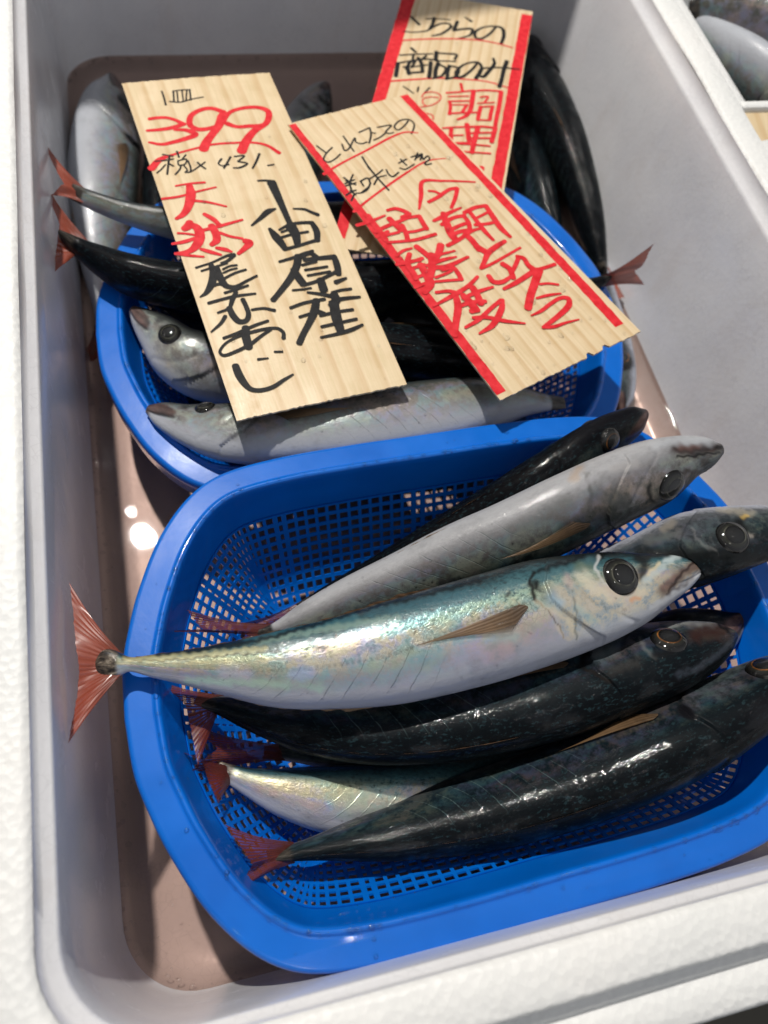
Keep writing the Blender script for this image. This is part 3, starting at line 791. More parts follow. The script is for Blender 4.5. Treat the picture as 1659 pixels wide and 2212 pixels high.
        if res[0] > 200:
            D = []
            for _ in range(70):
                q, t0 = random.uniform(0.03, 0.93), random.gauss(math.pi / 2, 0.7)
                p = s.surf(np.array([q]), np.array([t0]), 0.0)[0]; n0 = p - s.it(s.P, np.array([q]))[0]
                D.append((p * S, n0, random.choice([0.0003, 0.0003, 0.0004, 0.0005])))
            droplets(D, s.o)
        if tail: s.caudal(tail, tailz if tailz is not None else z[-1], tail_mat or fin_red)
    def it(s, A, q):
        q = np.clip(q, 0, 1)
        if A.ndim == 1: return np.interp(q, s.u, A)
        return np.stack([np.interp(q, s.u, A[:, k]) for k in range(3)], -1)
    def op_edge(s, hc):
        return 0.275 - 0.075 * np.clip(0.25 - hc, 0, 1) ** 1.2 - 0.05 * np.clip(hc - 0.55, 0, 1)
    def surf(s, SS, TT, off=0.0):
        P, D, Lt = s.it(s.P, SS), s.it(s.D, SS), s.it(s.Lt, SS)
        h, w = s.it(s.h, SS), s.it(s.w, SS)
        hc = np.cos(TT); sn = np.sin(TT)
        op = s.op_edge(hc)
        side = np.clip(np.abs(sn) * 1.6 - 0.3, 0, 1)
        x = (SS - op)
        k = 1 + side * (0.045 * np.exp(-np.clip(-x, 0, 1) / 0.035) * (x < 0) - 0.050 * np.exp(-np.clip(x, 0, 1) / 0.02) * (x >= 0))
        k = k - side * 0.035 * np.exp(-((SS - op + 0.055) / 0.005) ** 2) * (hc < 0.3)          # preopercle groove
        k = k - side * 0.07 * np.exp(-((hc + 0.62 - 4.7 * SS) / 0.10) ** 2) * (SS < 0.09)     # mouth line
        k = k + side * 0.04 * np.exp(-((SS - 0.05) / 0.022) ** 2 - ((hc + 0.1) / 0.25) ** 2)  # cheek plate
        hh = h * k + off; ww = w * k + off
        sgn = np.sign(sn) * np.abs(sn) ** 0.92
        return P + D * (hh * hc)[..., None] + Lt * (ww * sgn)[..., None]
    def eye(s, sg, es, ed, er, mat):
        th = sg * math.acos(ed)
        c = s.surf(np.array([es]), np.array([th]))[0]
        e = 0.01
        a = s.surf(np.array([es + e]), np.array([th]))[0] - s.surf(np.array([es - e]), np.array([th]))[0]
        b = s.surf(np.array([es]), np.array([th + 0.1]))[0] - s.surf(np.array([es]), np.array([th - 0.1]))[0]
        n = np.cross(a, b); n /= np.linalg.norm(n)
        if n @ (c - s.it(s.P, np.array([es]))[0]) < 0: n = -n
        a -= n * (a @ n); a /= np.linalg.norm(a); b = np.cross(n, a)
        r = er * s.len
        K = 36
        def dome(name, prof, parent, cap):
            V, Fc, rr = [], [], []
            for q, hh in prof:
                for k in range(K):
                    t = 2 * math.pi * k / K
                    V.append(c + (a * math.cos(t) * 1.06 + b * math.sin(t)) * r * q + n * r * (hh - 0.02)); rr.append(min(q, 1.0))
            for i in range(len(prof) - 1):
                for k in range(K): Fc.append((i * K + k, i * K + (k + 1) % K, (i + 1) * K + (k + 1) % K, (i + 1) * K + k))
            if cap:
                V.append(c + n * r * 0.347); rr.append(0)
                for k in range(K): Fc.append(((len(prof) - 1) * K + k, (len(prof) - 1) * K + (k + 1) % K, len(prof) * K))
            return mesh_obj(name, np.array(V) * S, Fc, mat, parent, True, dict(r=rr))
        e = dome('eye', [(1.10, -0.32), (1.02, -0.02), (0.96, 0.06), (0.90, 0.10), (0.82, 0.15), (0.74, 0.192), (0.66, 0.23), (0.60, 0.255), (0.555, 0.272)], s.o, False)
        dome('pupil', [(0.555, 0.272), (0.5, 0.29), (0.4, 0.318), (0.3, 0.340), (0.2, 0.355), (0.1, 0.364)], e, True)
        return e
    def pectoral(s, sg):
        nu, nv = 25, 24
        V, uu, vv, qq = [], [], [], []
        for i in range(nv):
            v = i / (nv - 1)
            for j in range(nu):
                q = j / (nu - 1)
                # root near the gill edge, blade narrowing to a point that lies back along the flank
                sv = 0.308 + 0.185 * v * (1.0 - 0.55 * q ** 1.3) + 0.018 * (2 * q - 1) ** 2 * (1 - v) + 0.012 * q
                hcq = 0.30 - 0.20 * v - q * (0.40 * (1 - v) ** 0.75 * (0.45 + 0.55 * min(1, v * 6)) + 0.02)
                th = sg * math.acos(hcq)
                off = 0.0025 + 0.0035 * math.sin(math.pi * v)
                V.append(s.surf(np.array([sv]), np.array([th]), off)[0]); uu.append(q * 6 + 0.2); vv.append(v); qq.append(q)
        Fc = [(i * nu + j, i * nu + j + 1, (i + 1) * nu + j + 1, (i + 1) * nu + j) for i in range(nv - 1) for j in range(nu - 1)]
        return mesh_obj('pectoral_fin', np.array(V) * S, Fc, fin_pect, s.o, True, dict(u=uu, v=vv, q=qq))
    def ridge(s, name, th0, s0, s1, hgt, mat):
        n = 60; V, uu, vv = [], [], []
        for i in range(n):
            q = i / (n - 1); sv = s0 + (s1 - s0) * q
            hh = hgt * (0.25 + 0.75 * math.exp(-q * 5)) * min(1, q * 14) * (1 + 0.25 * math.sin(q * 70)) * s.len * 0.55
            base = s.surf(np.array([sv]), np.array([th0]), -0.003)[0]
            lean = s.it(s.D, np.array([sv]))[0] * math.cos(th0) * 0.55 + s.it(s.T, np.array([sv]))[0] * 1.2 + s.it(s.Lt, np.array([sv]))[0] * 0.35
            for k in range(3):
                f = k / 2
                V.append(base + lean * hh * f); uu.append(q * 26); vv.append(f)
        Fc = [(i * 3 + j, i * 3 + j + 1, (i + 1) * 3 + j + 1, (i + 1) * 3 + j) for i in range(n - 1) for j in range(2)]
        return mesh_obj(name, np.array(V) * S, Fc, mat, s.o, True, dict(u=uu, v=vv))
    def caudal(s, tp, z, mat):
        """tail fin: two lobe tips and the notch between them, as picture points on the level z"""
        z1, z2, z3 = z if hasattr(z, '__len__') else (z, z, z)
        t1, nt_, t2 = U(tp[0], tp[1], z1), U(tp[2], tp[3], z2), U(tp[4], tp[5], z3)
        end = s.P[-1]; h = s.h[-1]
        rootc = s.it(s.P, np.array([0.955]))[0]; h = s.it(s.h, np.array([0.955]))[0]
        ax = s.T[-1]
        pr = t1 - t2; pr -= ax * (pr @ ax); pr /= max(1e-6, np.linalg.norm(pr))
        r1 = rootc + pr * h * 0.9; r2 = rootc - pr * h * 0.9
        nu, nv = 41, 16
        V, uu, vv = [], [], []
        nrm = np.cross(ax, pr)
        for j in range(nu):
            q = j / (nu - 1) * 2 - 1
            root = r1 * (1 + q) / 2 + r2 * (1 - q) / 2
            tip = t1 if q > 0 else t2
            a = abs(q)
            edge = nt_ * (1 - a ** 1.15) + tip * a ** 1.15
            jag = 0.004 * math.sin(j * 2.7) + 0.003 * math.sin(j * 5.1)
            edge = edge + (edge - root) * jag * 2
            for i in range(nv):
                v = i / (nv - 1)
                p = root * (1 - v) + edge * v
                # leading edges sweep in towards the axis before they flare out
                p = p - pr * math.copysign(a ** 2, q) * 0.10 * math.sin(math.pi * v) * np.linalg.norm(tip - rootc) * 0.45
                p = p + nrm * 0.006 * math.sin(q * 5 + v * 3 + s.seed) * v
                V.append(p); uu.append(j * 0.5 + 0.15 * math.sin(j)); vv.append(v)
        Fc = [(j * nv + i, j * nv + i + 1, (j + 1) * nv + i + 1, (j + 1) * nv + i) for j in range(nu - 1) for i in range(nv - 1)]
        return mesh_obj('tail_fin', np.array(V) * S, Fc, mat, s.o, True, dict(u=uu, v=vv))

GF, GR, GW = 'fish in the front basket', 'fish in the rear basket', 'fish lying in the meltwater'
HI = (260, 80); FINE = (420, 150)
fa = Fish('fish', 'bright silver fish with teal back on top of the front basket, red tail over rim',
     [(1526,1211,1522,1228),(1480,1197,1472,1276),(1430,1190,1422,1312),(1379,1186,1374,1348),(1330,1187,1330,1373),(1279,1191,1284,1395),(1154,1208,1166,1440),(1029,1243,1038,1480),(850,1296,860,1520),(720,1336,725,1530),(600,1364,598,1527),(500,1387,490,1503),(400,1405,395,1478),(330,1414,325,1462),(280,1420,276,1450),(258,1408,254,1463),(232,1402,229,1470),(212,1412,210,1462),(206,1428,205,1446)],
     [-0.085, -0.095, -0.11, -0.12, -0.135], 't', 6, skin_silver, eye_grey, GF, FINE, tail=(148,1256,172,1440,150,1607), tailz=-0.130, marks=MARKS_A, eye_s=0.155, eye_d=0.40, eye_r=0.0295)
fb = Fish('fish', 'pale grey fish behind the bright silver one, snout poking over the basket rim',
     [(1560,958,1556,984),(1530,946,1532,1012),(1470,943,1500,1037),(1400,951,1440,1087),(1310,980,1370,1122),(1200,1028,1268,1172),(1080,1085,1150,1227),(960,1138,1025,1267),(850,1195,905,1312),(740,1250,785,1347),(650,1303,685,1377),(590,1345,612,1387),(545,1366,558,1392)],
     [-0.06, -0.075, -0.11, -0.15, -0.19, -0.22, -0.23], 'b', -26, skin_pale, eye_grey, GF, FINE, marks=MARKS_B, tail=(405,1320,440,1362,354,1362), tailz=-0.20, tail_mat=fin_dim)
fc = Fish('fish', 'black headed fish with orange eye, half hidden behind the pale grey fish',
     [(1394,882,1396,905),(1355,884,1388,935),(1280,910,1330,985),(1180,968,1240,1070),(1060,1045,1115,1150),(940,1120,985,1215),(820,1195,855,1275),(720,1255,742,1315),(640,1305,655,1345)],
     [-0.12, -0.13, -0.17, -0.23, -0.28, -0.33, -0.35], 't', 45, skin_black, eye_gold, GF, tail=(520,1350,560,1345,500,1400), tail_mat=fin_dim)
fd = Fish('fish', 'fish with pale ringed eye at the right edge, its nose above the bright silver fish',
     [(1748,1125,1744,1150),(1700,1098,1692,1195),(1640,1088,1632,1215),(1560,1090,1560,1245),(1470,1108,1480,1275),(1370,1156,1400,1310),(1270,1200,1300,1350),(1130,1250,1160,1390),(1000,1290,1020,1410),(880,1330,890,1430),(760,1370,770,1440),(680,1400,685,1440)],
     [-0.09, -0.10, -0.13, -0.20, -0.26, -0.30, -0.33], 'b', 28, skin_dark, eye_grey, GF, FINE, eye_s=0.175, marks=MARKS_D)
fe = Fish('fish', 'dark blue backed fish with an orange ringed eye directly below the bright silver fish',
     [(1588,1358,1584,1382),(1555,1338,1550,1418),(1490,1332,1495,1464),(1410,1340,1425,1506),(1300,1370,1320,1550),(1180,1405,1205,1592),(1060,1445,1080,1622),(920,1480,935,1643),(780,1500,790,1645),(660,1508,655,1622),(560,1510,545,1580),(490,1505,475,1545),(430,1494,420,1520)],
     [-0.15, -0.17, -0.20, -0.22, -0.23, -0.23], 'b', 52, skin_dark, eye_gold, GF, FINE, marks=MARKS_E, tail=(344,1468,402,1525,428,1655), tailz=-0.205, tail_mat=fin_dim)
fh = Fish('fish', 'fish mostly hidden under the dark blue backed one, only its black snout showing',
     [(1609,1320,1606,1342),(1570,1310,1570,1400),(1500,1310,1510,1455),(1420,1330,1430,1480),(1300,1390,1310,1540),(1150,1450,1160,1600),(1000,1510,1010,1640),(850,1560,860,1660),(720,1590,725,1660),(630,1605,632,1645),(570,1612,570,1638)],
     [-0.22, -0.25, -0.30, -0.33, -0.33], 't', 15, skin_dark, eye_gold, GF, tail=(400,1560,470,1615,385,1690), tailz=-0.24, tail_mat=fin_dim)
fg = Fish('fish', 'silver fish with yellow side stripe and pale blue belly between two dark backed fish',
     [(1480,1590,1478,1612),(1420,1570,1420,1660),(1300,1580,1310,1720),(1150,1610,1155,1770),(1000,1640,1005,1800),(850,1652,850,1808),(720,1657,715,1797),(620,1660,610,1762),(550,1660,540,1722),(500,1652,492,1690),(468,1642,460,1668)],
     [-0.33, -0.33, -0.33, -0.30, -0.26], 't', 4, skin_silver, eye_grey, GF, HI, tail=(374,1610,440,1652,470,1738), tailz=-0.22, tail_mat=fin_dim)
ff = Fish('fish', 'charcoal fish nearest the front rim of the front basket, small dull red tail',
     [(1778,1370,1774,1395),(1740,1372,1745,1440),(1680,1395,1700,1520),(1600,1432,1625,1590),(1500,1478,1525,1660),(1380,1530,1405,1722),(1250,1588,1275,1772),(1110,1640,1130,1815),(980,1685,995,1842),(860,1738,868,1855),(760,1775,762,1858),(680,1808,678,1858),(620,1828,616,1860),(580,1838,575,1860)],
     [-0.13, -0.15, -0.18, -0.23, -0.27, -0.27, -0.24], 'b', 58, skin_dark, eye_gold, GF, HI, tail=(486,1780,545,1868,512,1928), tailz=-0.205, tail_mat=fin_dim, eye_s=0.12)

r1 = Fish('fish', 'pale bellied fish along the front of the rear basket, under the card ends',
     [(318,872,322,895),(345,863,352,925),(400,866,415,965),(470,868,490,995),(560,868,585,1005),(680,855,700,1000),(800,838,820,985),(920,822,940,965),(1030,815,1045,935),(1110,830,1118,905),(1170,848,1172,890),(1220,858,1220,882)],
     [-0.25, -0.215, -0.20, -0.21, -0.25], 't', -28, skin_white, eye_grey, GR, HI, eye_d=0.62, eye_r=0.021)
r2 = Fish('fish', 'silver cheeked fish head against the left rim of the rear basket, beside the 399 card',
     [(290,660,280,674),(325,668,290,710),(380,690,312,760),(430,715,350,820),(490,730,410,860),(570,735,510,880),(680,735,650,880),(800,735,790,870),(900,740,900,850),(990,745,990,820),(1060,750,1060,800)],
     [-0.25, -0.27, -0.31, -0.35, -0.38, -0.38], 't', 0, skin_white, eye_grey, GR, HI, eye_r=0.026)
r3 = Fish('fish', 'black backed fish under the 399 card, lower of the two tails over the left rim',
     [(1010,560,1010,590),(960,550,960,630),(870,560,865,670),(760,570,750,690),(640,572,625,700),(520,570,500,690),(400,570,382,668),(300,553,276,640),(230,533,212,598),(180,517,168,560),(145,505,135,535)],
     [-0.26, -0.25, -0.24, -0.22, -0.20], 't', 70, skin_black, eye_gold, GR, tail=(76,345,130,490,108,600), tailz=-0.19)
r4 = Fish('fish', 'silver fish under the 399 card, upper of the two tails over the left rim',
     [(960,480,960,500),(900,455,900,530),(800,440,800,545),(690,440,690,545),(570,440,565,540),(450,445,440,530),(360,448,350,510),(280,437,265,482),(215,418,200,455),(160,398,148,428)],
     [-0.27, -0.26, -0.24, -0.21, -0.19], 't', 12, skin_white, eye_grey, GR, HI, tail=(80,282,140,402,100,420), tailz=-0.18)
r5 = Fish('fish', 'dark fish under the slanted card, only its red tail showing over the right rim',
     [(820,690,815,720),(870,670,870,750),(960,650,965,760),(1060,630,1070,740),(1160,615,1170,700),(1230,608,1238,660),(1280,600,1285,630),(1315,592,1318,612)],
     [-0.29, -0.28, -0.26, -0.245, -0.235], 't', 70, skin_black, eye_gold, GR, tail=(1420,527,1372,584,1388,612), tailz=(-0.12, -0.19, -0.22))
r6 = Fish('fish', 'black backed fish in the gap between two cards, above the pale bellied fish',
     [(1190,790,1190,805),(1140,760,1140,835),(1050,735,1050,850),(940,712,935,835),(820,698,810,815),(700,690,690,790),(600,690,590,760),(520,690,515,735),(470,692,468,720)],
     [-0.28, -0.27, -0.25, -0.25, -0.27], 't', 75, skin_black, eye_gold, GR)

shade_fish = Fish('fish', 'black fish added as the shadow in the rear basket behind the silver cheeked head',  # black body added where only shadow lies behind the head
     [(290,622,288,640),(330,618,322,665),(400,620,392,705),(500,625,495,725),(620,625,618,730),(740,625,742,715),(850,630,852,690),(930,640,930,665)],
     [-0.33, -0.34, -0.35, -0.35], 't', 75, skin_black, eye_gold, GR)
w1 = Fish('fish', 'pale silver fish lying in the water at the far left corner of the box',
     [(232,164,250,164),(215,185,268,190),(185,225,290,230),(165,280,300,285),(155,340,300,345),(150,400,298,405),(155,460,290,465),(165,520,280,525),(178,580,265,582),(192,630,250,632),(205,680,238,680),(212,715,232,715)],
     [-0.43, -0.42, -0.42, -0.44, -0.46], 'b', -25, skin_white, eye_grey, GW, HI, tail=(165,800,210,770,240,850), tailz=-0.465)
w2 = Fish('fish', 'fish head poking up behind the tall price card, near the far wall of the box',
     [(700,176,712,188),(672,188,716,215),(640,215,715,255),(610,255,712,300),(585,310,700,350),(565,370,680,400),(550,430,650,450),(540,480,610,500),(535,530,570,540)],
     [-0.42, -0.42, -0.43, -0.45, -0.46], 'b', 0, skin_pale, eye_grey, GW)
w3 = Fish('fish', 'glossy black backed fish curving along the right side of the rear basket',
     [(1115,50,1103,58),(1140,85,1085,110),(1180,130,1090,170),(1225,200,1115,240),(1260,280,1160,310),(1283,360,1195,380),(1298,430,1225,445),(1308,500,1250,508),(1312,560,1275,562),(1314,600,1290,602)],
     [-0.40, -0.38, -0.38, -0.40, -0.43], 't', 78, skin_black, eye_gold, GW, HI, tail=(1352,640,1330,652,1322,690), tailz=-0.42)
w4 = Fish('fish', 'grey sided fish between the glossy black one and the rim of the rear basket',
     [(1100,210,1080,222),(1130,250,1072,280),(1165,310,1080,340),(1190,370,1100,400),(1205,430,1120,450),(1215,500,1150,520),(1220,570,1170,580),(1225,620,1195,625)],
     [-0.43, -0.43, -0.43, -0.45, -0.46], 't', 40, skin_dark, eye_grey, GW)
w5 = Fish('fish', 'fish head nosing down into the water between the two baskets and the right wall',
     [(1352,886,1337,890),(1366,862,1312,872),(1372,820,1296,830),(1370,780,1285,785),(1360,730,1275,740),(1345,680,1262,690),(1325,620,1250,630),(1305,560,1245,570),(1290,500,1250,505)],
     [-0.44, -0.435, -0.435, -0.45, -0.47], 'b', 12, skin_dark, eye_gold, GW, HI, pect=False, fins=False, eye_s=0.255, eye_d=-0.12, eye_r=0.055)
w6 = Fish('fish', 'dark fish sunk in water between the far left pale fish and the 399 card',
     [(335,296,345,296),(318,340,368,340),(310,400,378,400),(312,470,375,470),(318,540,362,540),(325,600,350,600),(332,650,346,650)],
     [-0.45, -0.44, -0.44, -0.46, -0.47], 't', 75, skin_black, eye_gold, GW)

# ------------------------------------------------------------------ wooden cards with brush writing
VIEW = {'a': (460, 260, 2.37), 'b': (600, 680, 2.37), 'c': (740, 1000, 1.8433), 'd': (1140, 370, 2.765), 'e': (1400, 680, 2.37), 'f': (1680, 960, 2.37), 'g': (1500, 0, 2.765), 'h': (1500, 300, 2.765)}
def topic(v, x, y):
    o = VIEW[v]; return ((o[0] + x / o[2]) * 0.548611, (o[1] + y / o[2]) * 0.548611)
# one stroke per entry: colour, widths along the stroke, points; widths and points in the enlarged view's pixels
W1 = """
a
k 17 20|420,240 440,300 458,372
k 18|527,240 535,335
k 16|535,240 600,232 685,228
k 15|562,240 572,338
k 15|608,235 622,335
k 15|655,235 645,335
k 18|680,228 692,328
k 18 14|495,340 600,345 700,318 808,298
r 42 42 40 40 50|305,500 390,490 470,492 550,515 628,555
r 50 50 45 35|628,550 540,580 420,600 285,610
r 30 50 60 55 48 40 30|540,605 650,610 735,650 640,690 520,722 420,740 305,720
r 55 50 50 55 60 55 50 50 60 70|1000,440 880,405 770,425 690,480 685,560 760,602 880,590 960,560 1000,510 990,450
r 90 80 75 85 95|985,480 950,570 890,650 840,720 810,788
r 55 45 45 50 60 60 55 50 45 60|990,520 1060,440 1190,400 1320,395 1410,430 1415,500 1370,560 1230,572 1120,578 1030,550
r 60 70 85 95|1370,560 1280,620 1210,710 1165,808
r 75 60 30 26 28 28 28 34 42|325,965 400,885 520,840 700,790 900,745 1100,730 1270,727 1400,752 1515,822
k 18|430,835 525,852
k 18|360,898 450,890 530,878
k 20|492,850 482,930 472,1020
k 16|455,930 420,970 375,1008
k 18|490,922 530,945
k 20|562,808 582,862
k 16|645,840 610,885
k 16|572,895 650,882 640,925 580,935 572,900
k 18|600,935 590,975 548,1022
k 16|622,935 660,985 640,1000
k 18|665,895 690,960 690,1000
k 16|640,1005 690,1000 770,950 825,910
k 18|755,912 790,945 828,972
k 22 16 16 20|978,880 950,925 990,945 1045,932
k 20|1062,862 1035,910 1000,968
k 18 16 20|1100,858 1190,852 1130,905
k 18 20 22 14|1130,905 1218,925 1150,962 1088,965
k 24 20|1330,832 1302,905 1268,968
k 18|1410,942 1465,932
b
r 22 28|220,135 350,115 490,105
r 32 30 25 20|95,255 250,235 420,190 595,150
r 60 95 80 62 36|345,125 360,225 335,330 290,400 225,440
r 34 28 22|400,275 520,290 690,330
r 70 85 70|350,475 335,510 300,535
r 60 80 95 90 60 36|340,490 420,530 445,600 420,680 350,742 220,768
r 26|240,575 330,582 400,595
r 30 45 40|190,675 300,655 400,625
r 40 40 26|470,552 640,510 840,455
r 70 75 75 50|552,510 592,580 600,645 555,685
r 40 50 40|485,400 570,450 640,515
r 34 30|630,575 730,610 840,630
r 30 34 24|215,765 330,782 480,797
r 34 46 28|455,725 540,752 640,780
r 36 48 24|600,715 680,732 740,752
r 60 80 60 40|865,650 905,672 870,715 805,770
k 20 26 52|985,90 1060,88 1130,102
k 90 76 62 58 60|1112,108 1170,235 1230,370 1275,470 1300,520
k 110 90 62|1290,515 1335,590 1355,690
k 20 60 44 22|1150,352 1080,378 1010,440 928,508
k 18 30 34 40|1315,350 1420,355 1480,380 1545,405
k 36 80 74 56|1095,540 1150,610 1200,670 1240,728
k 26 36 40|1185,548 1280,500 1380,482 1490,478
k 50 64 56|1488,480 1532,560 1538,645
k 30|1195,622 1300,592 1450,565
k 26|1205,570 1300,535
k 40 36 40|1240,730 1350,700 1450,668 1545,640
c
k 24 28 30 26|665,68 760,40 850,10 905,-12
k 18 18 24 36|60,108 180,70 290,22 335,18
k 34 26 14|335,20 290,60 240,76
k 18|100,132 200,102 285,78
k 40 54 58 36 12|170,90 184,150 174,220 135,288 90,320
k 18|255,122 300,100 355,92
k 18|258,147 310,125 355,115
k 22 20|260,190 340,150 420,125
k 48 56 46 32 24 20|208,112 240,190 280,242 345,248 420,210 500,170
k 24|172,245 225,228 262,238
k 22|268,292 360,265 435,240
k 26 26 26 18|150,365 250,338 350,315 490,298
k 32 36 26 18|350,285 322,345 300,400 218,435
k 44 50 46 40 38 36 36|300,400 330,458 375,500 425,490 440,445 420,385 398,340
k 22 24 28|465,415 550,405 628,420
k 30 26 14|272,460 240,510 170,572
k 24 28 24|260,618 360,582 480,530 580,495
k 58 64 64 60|420,545 420,600 432,650 442,685
k 26 26 30 28 26 22 20 24 28 28 26 28 32|600,558 530,605 450,665 340,718 260,742 232,715 275,655 370,605 480,572 570,553 650,550 692,580 694,620
k 18|630,718 685,718
k 22 12|510,772 582,764
k 54 60 52 40 36 34 28 16|345,818 370,880 408,940 455,985 525,995 615,972 690,925 762,882
k 58 56 52 46 42 44|800,30 788,100 745,185 685,265 640,320 618,345
k 50 60 58|765,125 800,180 838,230
k 36 38 44|845,55 950,42 1062,30
k 44 52 44|1060,30 1082,95 1092,155
k 24|830,92 930,66
k 22|850,128 1010,102
k 22|870,168 1030,138
k 30 28 32|845,235 930,210 1090,132
k 50 40 40|812,30 885,5 938,38
k 60 66|962,200 985,272
k 18|760,275 830,268 892,258
k 22 40|1145,185 1072,215
k 24|1045,290 1110,272 1182,262
k 20 28 36|868,290 950,300 1050,318
k 60 70 36|1060,305 1072,348 1030,382
k 26 28|745,402 850,365 990,338
k 30 34 22|1030,362 1120,335 1245,320
k 56 62 50 46 48|930,350 918,420 880,510 842,580 808,655
k 24|810,468 905,438
k 70 78 72 58|1060,370 1072,450 1092,520 1110,575
k 26|960,458 1080,430 1195,412
k 26|970,538 1090,510 1222,480
k 20 28 34 22|965,615 1080,590 1180,560 1265,522
k 40|935,425 985,445
"""
W2 = """
d
k 20|295,570 350,612 405,652
k 20|465,590 400,655 372,720 425,750 500,712 552,665
k 20|585,468 640,550 700,635
k 20|570,556 600,625 645,605 710,490 722,535 785,553 842,535
k 20|755,430 870,378
k 22|872,378 885,455 866,548
k 20|885,430 935,440
k 20|915,515 990,480 1045,435
k 20|955,375 1030,360 1105,352 1045,420
k 18|1045,420 1075,442 1130,432
k 20|1292,300 1245,360 1180,402 1140,368 1190,305 1290,285 1350,325 1352,380 1325,442
r 42 30 26 26 28 28 22 16|375,880 500,800 650,720 800,645 950,565 1100,485 1250,428 1395,432
r 40 28 28 30 26 22 18 12|700,1290 850,1170 1000,1060 1150,955 1300,855 1450,762 1560,728 1700,712
k 22|590,920 645,962
k 20|690,890 660,955
k 20|600,988 705,945
k 20|608,1012 722,978
k 22|640,960 662,1020 682,1085
k 18|610,955 722,1002
k 22|618,1112 668,1080 722,1058
k 20|690,1062 655,1085 620,1108
k 20|660,1060 720,1110
k 22|702,1100 690,1135 672,1172
k 22|770,962 850,930 872,1005 785,1085
k 20|772,962 805,1015
k 18|722,1092 795,1085 850,1050 882,982
k 20|848,800 872,835
k 22|788,698 840,780 915,880 1000,978 1078,1062
k 18|862,942 950,890 1012,840
k 20|918,1000 962,922
k 18|962,922 1050,900
k 20|1050,840 1080,892 1122,915 1185,870
k 18|1185,768 1272,725
k 20|1205,728 1272,792
k 18|1198,822 1258,835 1355,780
k 20|1320,702 1442,665
k 18|1392,655 1362,735
k 18|1375,715 1430,685 1420,735
k 20|1440,670 1452,725 1500,688 1522,722 1470,768 1482,785 1542,772
e
r 22 44 40 28 26 20|590,355 608,230 622,98 800,90 960,92 1112,98
r 28 30|680,185 740,192 800,222
r 38 42 40 46|680,288 770,240 870,172 942,158
r 44 40 34|945,160 928,245 890,342
r 34 50 44 24|725,465 800,430 870,390 980,342
r 60 75 80 70|815,395 850,500 890,590 930,640
r 44 40|800,500 900,440 1015,412
r 46 48|1005,420 1050,480 1065,560
r 42|862,562 960,512 1050,480
r 46|880,602 980,562 1062,552
r 44 44 38 30|855,695 960,640 1080,560 1180,530
r 60 66 62|1020,590 1085,650 1150,735
r 44|1010,388 1110,340 1212,320
r 52 60 62 38|1212,322 1282,430 1352,530 1440,612
r 44 48 50 34|1062,382 1130,470 1200,560 1280,642
r 30|1135,432 1232,382
r 38|1110,502 1230,490 1312,470
r 66 70|1120,700 1175,735 1232,765
r 44 56 60 48 38|1390,652 1310,702 1232,765 1200,838 1165,908
r 36 32 28|1165,908 1260,868 1385,798 1532,712
r 34 42 48 50|295,365 370,350 445,372 500,402
r 44|500,402 430,432
r 40|372,490 470,440 592,420
r 50|590,422 622,480 660,540
r 34|662,532 560,560 455,572
r 50|430,505 472,590 482,640
r 60 60 56|112,412 165,485 225,560 282,640
r 40 38 22|12,502 130,468 272,412
r 60|312,442 350,480 425,550
r 42|182,562 290,512 402,470
r 36|192,612 300,560
r 34|272,600 400,570
r 34 36 40|300,662 420,655 560,640 742,590
r 28 34 22|380,790 440,742 522,718
r 58 62|562,702 640,762 722,832
r 74 60|790,692 768,772 722,832
r 34 22|702,802 850,762 922,745
r 40 44 22|662,882 800,832 935,800
r 58 52 32|702,902 850,888 1045,802
r 50 58 54|500,772 482,860 542,955 562,1000
r 38|382,868 500,850 622,812
r 36|472,842 602,830
r 36|532,902 642,872
r 36|560,992 642,962
r 66 80 88 56|602,872 660,970 692,1050 642,1130
r 36|552,1082 652,1042
r 46 50|802,922 900,900 950,950 982,1010
r 32|982,1012 860,1020 742,1030
r 32|742,992 830,960 892,930
r 76|702,782 712,880 690,980
f
r 50 55 50 36|572,315 620,370 700,370 782,320
r 58|702,202 770,250 802,332
r 44 48 54 66|838,132 900,150 942,212 1000,258
r 44|852,142 820,220 795,265
r 36 50 54 54|715,435 820,382 930,312 1000,262
r 40|1000,262 1080,240 1192,202
r 86 80 78 78|1040,262 1002,380 962,500 940,612
r 28|1050,390 1130,382 1222,392
r 26 34 18|1020,520 1130,492 1248,474
r 18 36 40 42 52 60 54 40|970,682 1060,640 1150,572 1240,518 1315,520 1322,580 1240,670 1085,792
r 36 38 28 16|1080,792 1180,785 1300,745 1415,715
r 34 42 48 24|470,322 380,410 250,490 58,592
r 34 40 56|85,466 200,455 262,472
r 58 74 68 56|262,480 288,600 272,730 258,865
r 58 78 80|332,492 400,560 452,622
r 68|422,422 470,500 502,572
r 40 44 28|332,522 480,460 612,418
r 48|302,592 420,560 542,552
r 58|412,642 472,630
r 32 44 40 42|358,792 480,722 590,620 688,540
r 44 60 58 24|700,540 692,625 610,770 488,848
r 38 44 44 18|430,702 560,700 720,732 912,756
"""
